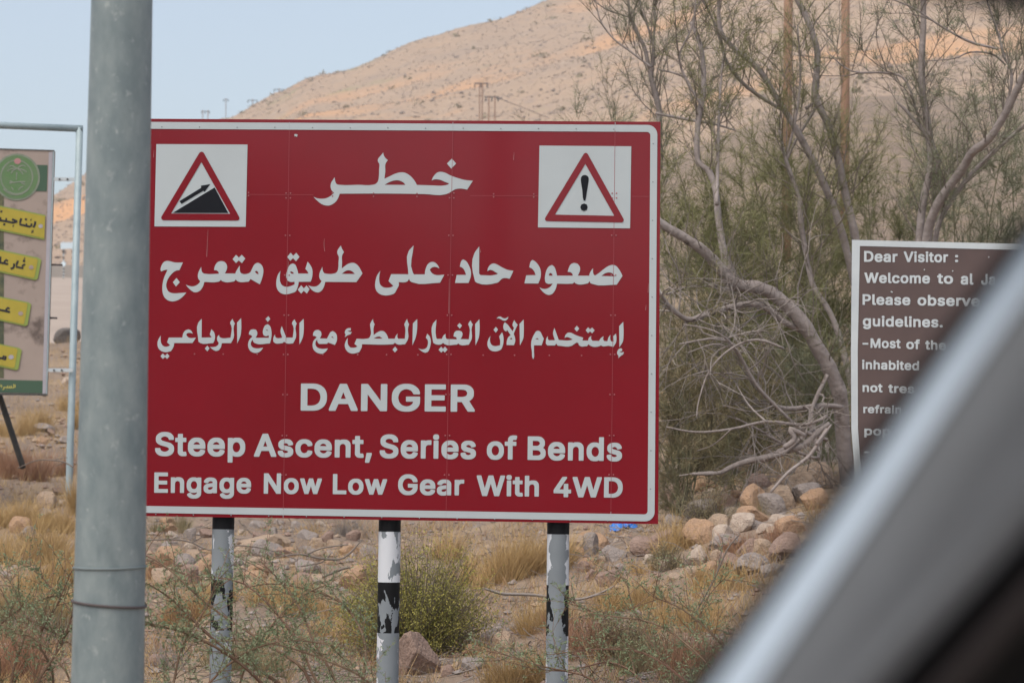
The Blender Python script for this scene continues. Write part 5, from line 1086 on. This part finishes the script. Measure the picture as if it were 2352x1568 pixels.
tuft(720, 1420, 170, 110, 800, M['straw'], 'tall pale grass between the left and middle posts', 107)
tuft(110, 1500, 170, 170, 110, M['twig_grey'], 'bleached dead twigs in the brush at the lower left', 98, name='dead_twigs')
tuft(390, 1540, 110, 120, 70, M['twig_grey'], 'bleached dead twigs right of the foot of the lamp post', 99, name='dead_twigs')
tuft(1690, 1200, 140, 70, 320, M['olive'], 'olive grass between the boulders of the rock line', 100)
tuft(1440, 1400, 200, 100, 900, M['straw'], 'dry grass right of the right post below the stones', 101)
tuft(1250, 1440, 160, 110, 800, M['straw'], 'straw tuft tight left of the right striped post', 102)
tuft(1620, 1540, 220, 140, 1000, M['straw_red'], 'reddish dry grass at the bottom beside the car pillar', 103)
tuft(90, 1480, 220, 150, 1200, M['olive'], 'olive brush at the lower left corner', 67, name='brush_tuft')
tuft(30, 1568, 180, 170, 900, M['straw_red'], 'brown brush at the bottom left corner', 68, name='brush_tuft')
for q in ((60, 1420, 240, 170, 14.5, 150, 'grey olive dry bush at the left edge below the golden grass', 81), (130, 1540, 230, 200, 12.6, 170, 'grey olive dry bush left of the foot of the lamp post', 82),
          (420, 1490, 230, 120, 14.5, 110, 'dull olive bush just right of the lamp post', 83), (640, 1530, 260, 130, 14.2, 130, 'dull olive bush between the left and middle posts', 84),
          (790, 1560, 190, 110, 13.6, 90, 'dull olive bush left of the foot of the middle post', 85), (1590, 1470, 250, 130, 15.6, 130, 'dull olive bush beside the car pillar', 86),
          (1420, 1560, 230, 120, 14.0, 110, 'dull olive bush at the bottom right of the right post', 87), (1540, 1250, 130, 80, 21.0, 60, 'dry brown bush below the sign corner', 88), (1620, 1120, 170, 110, 23.0, 70, 'dry brown bush behind the sign edge on the bank', 89)):
    bush(*q[:6], M['olive'], q[6], q[7], .012, name='dry_bush', tips=False)
# short stubble over the slope
rr = random.Random(8); gm = [MB(), MB(), MB()]
for k in range(120000):
    d = 13.5 + 46 * rr.random() ** 1.7; x = rr.uniform(-80, 2250)
    g_ = noise.noise((x*.006, d*.5, 1)) + .6 * noise.noise((x*.02, d*1.3, 4)) + (.35 if x < 330 else 0)
    if g_ < -.08: continue
    h_ = rr.uniform(.03, .09 + .17 * max(0, min(1, g_ * 2))); p = G(x, d)
    blade(gm[0 if (x < 330 or rr.random() < .55) else rr.choice((1, 2))], p, Vector((rr.uniform(-.8, .8), rr.uniform(-.8, .8), 1)) * h_, .0040, rr)
for o_, m_ in zip(gm, ('straw', 'olive', 'straw_red')): o_.build('grass', M[m_])['kind'] = 'stuff'
mb = MB()
for k in range(5200):
    d = 14 + 26 * rr.random() ** 1.5; x = rr.uniform(300, 2200); p = G(x, d, .012); a = rr.uniform(0, 6.28); L = rr.uniform(.06, .32)
    q = p + Vector((math.cos(a) * L, math.sin(a) * L * .6, rr.uniform(-.01, .07))); mb.tube([p, p.lerp(q, .5) + rv(rr) * L * .08, q], rr.uniform(.0015, .0042), 3, cap=False)
mb.build('litter', M['twig_grey'])['kind'] = 'stuff'
# thorn acacia branches between the lamp post and the board
def thorn(label, specs, d, seed, nl=1.0, m=None, sm=None):
    rng = random.Random(seed); st, lv = MB(), MB(); first = None
    for sp_, (da, db) in specs:
        pth, rad = limb(st, sp_, d + da, d + db, 5)
        first = first or pth[0]
        n = len(pth)
        for i in range(1, n):
            for side in range(2):
                if rng.random() > .8: continue
                v = (pth[i] - pth[i-1]).normalized() * .7 + rv(rng) * .8 + Vector((0, 0, .25)); L = px(rng.uniform(40, 150), d)
                q = wander(pth[i], v, L, 5, rng, .2, .02); st.tube(q, [px(2.4, d) / 2 * (1 - .7*k/5) for k in range(6)], 3, cap=False)
                for k in range(int(rng.randint(7, 15) * nl)):
                    f = rng.uniform(.05, 1) * 5; j = min(int(f), 4); p = q[j].lerp(q[j+1], f - j)
                    ax_ = ((q[j+1]-q[j]).normalized() * .5 + rv(rng)).normalized() * px(rng.uniform(10, 24), d)
                    for z in range(5): leafq(lv, p + ax_ * z / 5, (rv(rng) + ax_.normalized()) * px(rng.uniform(3.5, 7), d), px(2.8, d), rng)
    b = Vector((first.x, first.y, gz(first.x, first.y)))
    t = thing('thorn_shrub', label, 'shrub', b); st.build('stems', sm or M['twig_red'], t); lv.build('foliage', m or M['acacia'], t); return t
TD = 11.5
thorn('arching thorn branches with tiny green leaves crossing in front of the left striped post', [
    ('640,1640,9 600,1568,8 520,1500,7 420,1450,6 330,1432,4 250,1410,3', (0, -.5)), ('700,1640,9 640,1568,8 500,1475,6 400,1380,5 340,1340,3', (.3, 0)),
    ('720,1640,9 700,1540,8 600,1470,6 480,1390,5 380,1300,4 300,1260,2', (.4, .6)), ('760,1640,8 720,1550,7 660,1440,6 560,1340,4 430,1320,3 340,1285,2', (.5, .8)),
    ('800,1640,8 770,1560,7 720,1470,6 690,1400,5 640,1330,4 600,1290,2', (.6, .8)), ('820,1640,8 840,1500,7 815,1420,6 760,1370,5 640,1340,4 560,1350,2', (.6, .9)),
    ('880,1640,6 850,1568,6 760,1520,5 640,1480,4 540,1470,3 440,1480,2', (.2, .2)), ('430,1640,7 480,1568,6 560,1500,5 660,1470,4 760,1480,3', (0, .2)),
    ('380,1640,6 400,1560,6 420,1480,5 470,1400,4 500,1330,3', (-.3, -.2)), ('540,1640,6 560,1540,5 620,1440,4 690,1370,3 760,1340,2', (.2, .3))], TD, 71)
thorn('thorn branches with tiny green leaves left of the lamp post', [
    ('60,1640,7 90,1560,6 140,1480,5 170,1400,4 200,1330,3', (0, 0)), ('20,1640,7 30,1540,6 60,1440,5 40,1370,3 20,1330,2', (.2, .3)), ('120,1640,7 120,1540,6 90,1470,5 130,1390,4 165,1310,2', (.1, 0)),
    ('150,1640,6 160,1560,5 100,1480,4 20,1440,3 -40,1420,2', (-.2, 0)), ('-30,1640,7 0,1540,6 -10,1450,5 60,1390,4 120,1370,2', (.2, .1)), ('165,1480,3 120,1450,4 60,1420,3 20,1410,2', (0, 0)), ('250,1640,6 220,1500,5 160,1400,4 110,1340,3 70,1300,2', (.3, .4))], TD + .6, 72, .7)
thorn('thin reddish thorn branches in front of the right striped post', [
    ('1700,1640,7 1660,1568,6 1590,1490,5 1500,1430,4 1380,1410,3 1310,1380,2', (0, .4)), ('1640,1640,7 1570,1560,6 1480,1500,5 1380,1490,4 1280,1500,3', (0, .2)), ('1560,1640,6 1540,1540,5 1480,1450,4 1450,1380,3 1440,1330,2', (.3, .5)),
    ('1480,1640,6 1470,1560,5 1400,1520,4 1300,1540,3 1200,1530,2', (0, .3)), ('1740,1640,6 1700,1540,6 1640,1460,5 1570,1400,4 1500,1370,2', (.3, .3)), ('1600,1640,6 1620,1540,5 1600,1450,4 1620,1380,3 1660,1330,2', (.4, .6)), ('1380,1640,6 1360,1560,5 1250,1530,4 1150,1500,3 1080,1490,2', (.1, .4))], 12.6, 73, .8)

# dead wood
def stick(label, spec, d, d2=None, m=None, forks=(), name='dead_branch', cat='dead wood'):
    mb = MB(); pth, r_ = limb(mb, spec, d, d2, 7)
    for f in forks: limb(mb, f, d, d2, 5)
    o = mb.build(name, m or M['twig_grey'], origin=pth[0], smooth=True); return tag(o, label, cat)
stick('long pale fallen limb lying on the bank below the leaning tree', '1590,1088,7 1650,1086,10 1680,1072,12 1720,1058,15 1765,1050,17 1800,1035,18 1845,1022,17 1880,990,15 1905,972,10', 23.0, 23.2, M['bark'], ('1765,1050,13 1800,1040,12 1835,1010,10 1870,985,9', '1655,1086,6 1620,1084,5 1560,1092,3'), 'fallen_limb')
stick('broken pale stub sticking up from the fallen limb', '1800,1028,13 1825,1008,14 1815,985,13 1850,1000,9', 22.9, 22.9, M['bark'], (), 'broken_branch')
stick('splintered branch with an orange torn end on the bank', '1770,1130,6 1810,1085,8 1860,1045,9 1900,985,10', 22.6, 22.8, M['bark'], ('1875,1020,7 1890,1000,7 1910,975,4',), 'broken_branch')
stick('thin pale stick lying behind the right striped post', '1110,1350,4 1150,1362,7 1180,1364,8 1230,1366,7 1300,1376,7 1345,1373,6 1390,1356,5 1410,1345,3', 19.2, 19.4, None, ('1345,1373,4 1375,1365,3 1405,1362,2',))
stick('grey dead branch lying among the stones left of the middle post', '640,1278,3 690,1272,5 740,1282,6 790,1280,5 830,1240,3', 21.5, 21.5, M['bark_dark'], ('700,1275,4 740,1258,4 800,1250,3', '740,1325,6 785,1306,7 805,1302,6', '690,1300,4 740,1290,4 760,1270,3'))
stick('thin dark dead branch right of the lamp post below the sign', '335,1240,3 400,1238,4 440,1245,4 480,1262,3 540,1252,3 610,1260,3 680,1284,2', 20.5, 20.5, M['bark_dark'], ('440,1245,3 470,1230,2',))
stick('bare twig standing in dry grass by the billboard post', '40,1075,2 80,1058,2.5 110,1056,3 145,1060,3.5 168,1073,3', 28.5, 28.5, M['bark_dark'], ('120,1056,2 155,1050,2', '148,1060,2 130,1070,1.5'))
stick('dry forked twig standing at the lower right of the rock line', '1590,1420,3 1640,1330,4 1670,1262,4 1700,1225,3', 18.0, 18.0, M['bark_dark'], ('1645,1322,3 1660,1250,2.5 1655,1230,2',))
stick('long thin dead limb slanting from the arching trunk down to the sign edge', '1530,980,3 1600,992,5 1680,985,6 1760,968,7 1850,975,8 1900,955,8', 22.8, 23.2, M['bark'], ('1680,985,4 1640,1020,3 1600,1035,2', '1760,968,5 1720,930,4 1690,880,3'))
stick('dead limb crossing behind the fallen limb and pointing up left', '1900,1010,9 1840,985,8 1780,930,7 1735,880,6 1690,800,5 1640,760,4 1570,745,3', 23.2, 22.8, M['bark'], ('1780,930,4 1730,945,3 1660,930,2', '1735,880,4 1760,820,3 1740,760,2'))
stick('curved bare branch hanging beside the sign edge', '1800,800,6 1740,780,6 1680,800,5 1630,850,4 1605,920,3 1600,960,2', 22.9, 22.7, M['bark'], ('1680,800,3 1640,790,3 1580,810,2', '1630,850,3 1590,860,2'))
# crumpled blue plastic
rng = random.Random(4); b = ground_at(1432, 1216); mb = MB(); n = 13
vs = []
for j in range(n):
    for i in range(n):
        u, v = i/(n-1) - .5, j/(n-1) - .5
        q = b + Vector((u * px(62, b.y), v * .22, 0)); h = .075 * max(0, 1 - 3.2*(u*u + v*v)) * (1 + noise.noise((u*9, v*9, 2))) + .02 * noise.noise((u*17, v*17, 5))
        vs.append(Vector((q.x, q.y, gz(q.x, q.y) + .012 + h)))
mb.add(vs, [(j*n+i, j*n+i+1, (j+1)*n+i+1, (j+1)*n+i) for j in range(n-1) for i in range(n-1)])
tag(mb.build('plastic_bag', M['blue'], origin=b), 'crumpled bright blue plastic bag on the ground under the sign corner', 'plastic bag')

# ------------------------------------------------------------------ poles, far signs, barrier
def pole(x0, y0, x1, y1, wpx, d, label):
    t = thing('utility_pole', label, 'utility pole', G(x1, d), 'timber poles rising behind the trees')
    a, b = P(x0, y0, d), P(x1, y1, d); a2 = a + (a - b).normalized() * 2.2; dn = (b - a).normalized(); b2 = b + dn * max(0, (b.z - gz(b.x, d) + .4) / -dn.z)
    mb = MB(); mb.tube([a2, a.lerp(b, .5), b2], [px(wpx, d)/2*.9, px(wpx, d)/2, px(wpx, d)/2*1.08], 16); mb.build('shaft', M['wood'], t, smooth=True)
    mb = MB(); mb.tube([P(x0 + 2, y0 - 40, d - .2) + Vector((-1.0, 0, .9)), P(x0 + 2, y0 - 40, d - .2) + Vector((1.0, 0, .9))], .07, 6); mb.build('crossarm', M['wood'], t); return t
pole(1811, 0, 1806, 560, 22, 62.0, 'weathered timber utility pole rising left of the other behind the trees')
pole(1942, 0, 1940, 540, 21, 66.0, 'reddish timber utility pole rising right of the other behind the trees')
def guy(pts, d, label, r=.012):
    mb = MB(); mb.tube([P(x, y, d) for x, y in pts], r, 4); return tag(mb.build('guy_wire', M['wire'], origin=P(*pts[0], d)), label, 'wire')
guy([(1975, 150), (2040, 0)], 64, 'thin wire slanting up right of the timber poles'); guy([(1830, 128), (1938, 136)], 64, 'thin wire strung between the two timber poles'); guy([(1870, 45), (1915, 100)], 64, 'thin wire slanting down between the timber poles')
def hpole(x, ytop, ybot, sp, d, label, arm=1.3):
    t = thing('power_pole', label, 'power pole', P(x, ybot, d), 'distant power poles')
    for s in ((-sp/2, sp/2) if sp else (0,)):
        a, b = P(x + s, ytop, d), P(x + s, ybot, d); b.z -= 6; mb = MB(); mb.tube([a, b], .075, 6); mb.build('pole', M['wood'], t)
    mb = MB(); mb.tube([P(x - max(sp, 20) * arm * .6, ytop + 3, d), P(x + max(sp, 20) * arm * .6, ytop + 3, d)], .07, 6); mb.build('crossarm', M['dark_metal'], t)
    for s in (-1, 0, 1):
        p = P(x + s * max(sp, 20) * arm * .55, ytop + 3, d); mb = MB(); mb.tube([p, p + Vector((0, 0, -.45))], [.06, .09], 6); mb.build('insulator', M['dark_metal'], t)
hpole(1105, 189, 275, 6, 330, 'distant twin power pole with crossarm on the hillside above the sign')
hpole(1130, 220, 275, 14, 310, 'distant lower twin power pole right beside the taller one')
hpole(472, 253, 300, 12, 560, 'distant H shaped power pole on the skyline left of the hill', .8)
hpole(519, 226, 300, 0, 620, 'distant thin single power pole on the skyline', .5)
hpole(580, 228, 262, 0, 520, 'distant power pole on the hill shoulder', 1.0)
hpole(641, 203, 225, 0, 530, 'distant power pole highest on the ridge shoulder', 1.0)
guy([(1135, 222), (1200, 247), (1262, 272)], 300, 'pale wire running down from the lower twin power pole', .03)
# barrier wall at the road bend, signs beside it
d = 222.0; mb = MB(); n = 14
for k in range(n):
    x0, x1 = -200 + k * 40, -160 + k * 40
    a, b = G(x0, d), G(x1, d); a.z = gh(x0, d) - .1; b.z = gh(x1, d) - .1; mb.box(a, b - a, Vector((0, .5, 0)), Vector((0, 0, 1.15)))
w_ = mb.build('barrier_wall', M['concrete'], origin=G(150, d)); tag(w_, 'low grey concrete wall along the far road bend', 'wall')
def banded(x, y0, y1, wpx, d, par):
    n = 9
    for mi, nm, mt in ((0, 'white_band', M['white2']), (1, 'dark_band', M['dark_metal'])):
        mb = MB()
        for k in range(n):
            if k % 2 == mi: mb.tube([P(x, y0 + (y1-y0)*k/n, d), P(x, y0 + (y1-y0)*(k+1)/n, d)], px(wpx, d)/2, 8)
        mb.build('post', mt, par)
fs_ = thing('road_sign_board', 'small pale grey road sign on two banded posts by the far road', 'road sign', P(160, 615, 224)); d = 224
banded(146, 555, 616, 3.6, d, fs_); banded(167, 555, 616, 3.6, d, fs_)
mb = MB(); q = [(139, 557), (172, 556), (172, 571), (139, 572)]; mb.prism([P(x, y, d - .3) for x, y in q], [P(x, y, d - .15) for x, y in q]); mb.build('panel', M['lamp'], fs_)
dm = thing('round_road_sign', 'round white road sign on a banded post at the far road bend', 'road sign', P(146, 645, 218)); d = 218
banded(146, 612, 645, 3.8, d, dm); mb = MB(); c = P(146, 606, d - .2); mb.tube([c, c + Vector((0, .08, 0))], px(11, d)/2, 18); mb.build('disc', M['lamp'], dm)
# street lamp by the far road; its mast stands behind the near lamp post
sl = thing('street_lamp', 'slim street lamp with white lamp head over the far road', 'street lamp', G(268, 140)); d = 140
mb = MB(); a = P(268, 745, d); mb.tube([a, Vector((a.x, a.y, gz(a.x, a.y) - .3))], [.06, .10], 10); mb.build('mast', M['pipe'], sl)
mb = MB(); mb.tube(spline([P(165, 722, d), P(205, 731, d), P(250, 741, d), a], 3), .03, 6); mb.build('arm', M['pipe'], sl)
mb = MB(); mb.tube([P(131, 713.5, d), P(138, 713, d), P(155, 718, d), P(167, 722, d)], [.03, .14, .13, .05], 8); mb.build('lamp_head', M['lamp'], sl)

# ------------------------------------------------------------------ thin dusty air over the whole place
mb = MB(); mb.box((-2600, -480, -2.5), (5200, 0, 0), (0, 1160, 0), (0, 0, 172))
hz = bpy.data.materials.new('dusty air'); hz.use_nodes = True; hz.node_tree.nodes.clear()
ho = hz.node_tree.nodes.new('ShaderNodeOutputMaterial'); hv = hz.node_tree.nodes.new('ShaderNodeVolumePrincipled')
hv.inputs['Color'].default_value = (.90, .92, .95, 1); hv.inputs['Density'].default_value = .00045; hv.inputs['Anisotropy'].default_value = .2
hz.node_tree.links.new(hv.outputs[0], ho.inputs['Volume'])
mb.build('haze', hz)['kind'] = 'stuff'
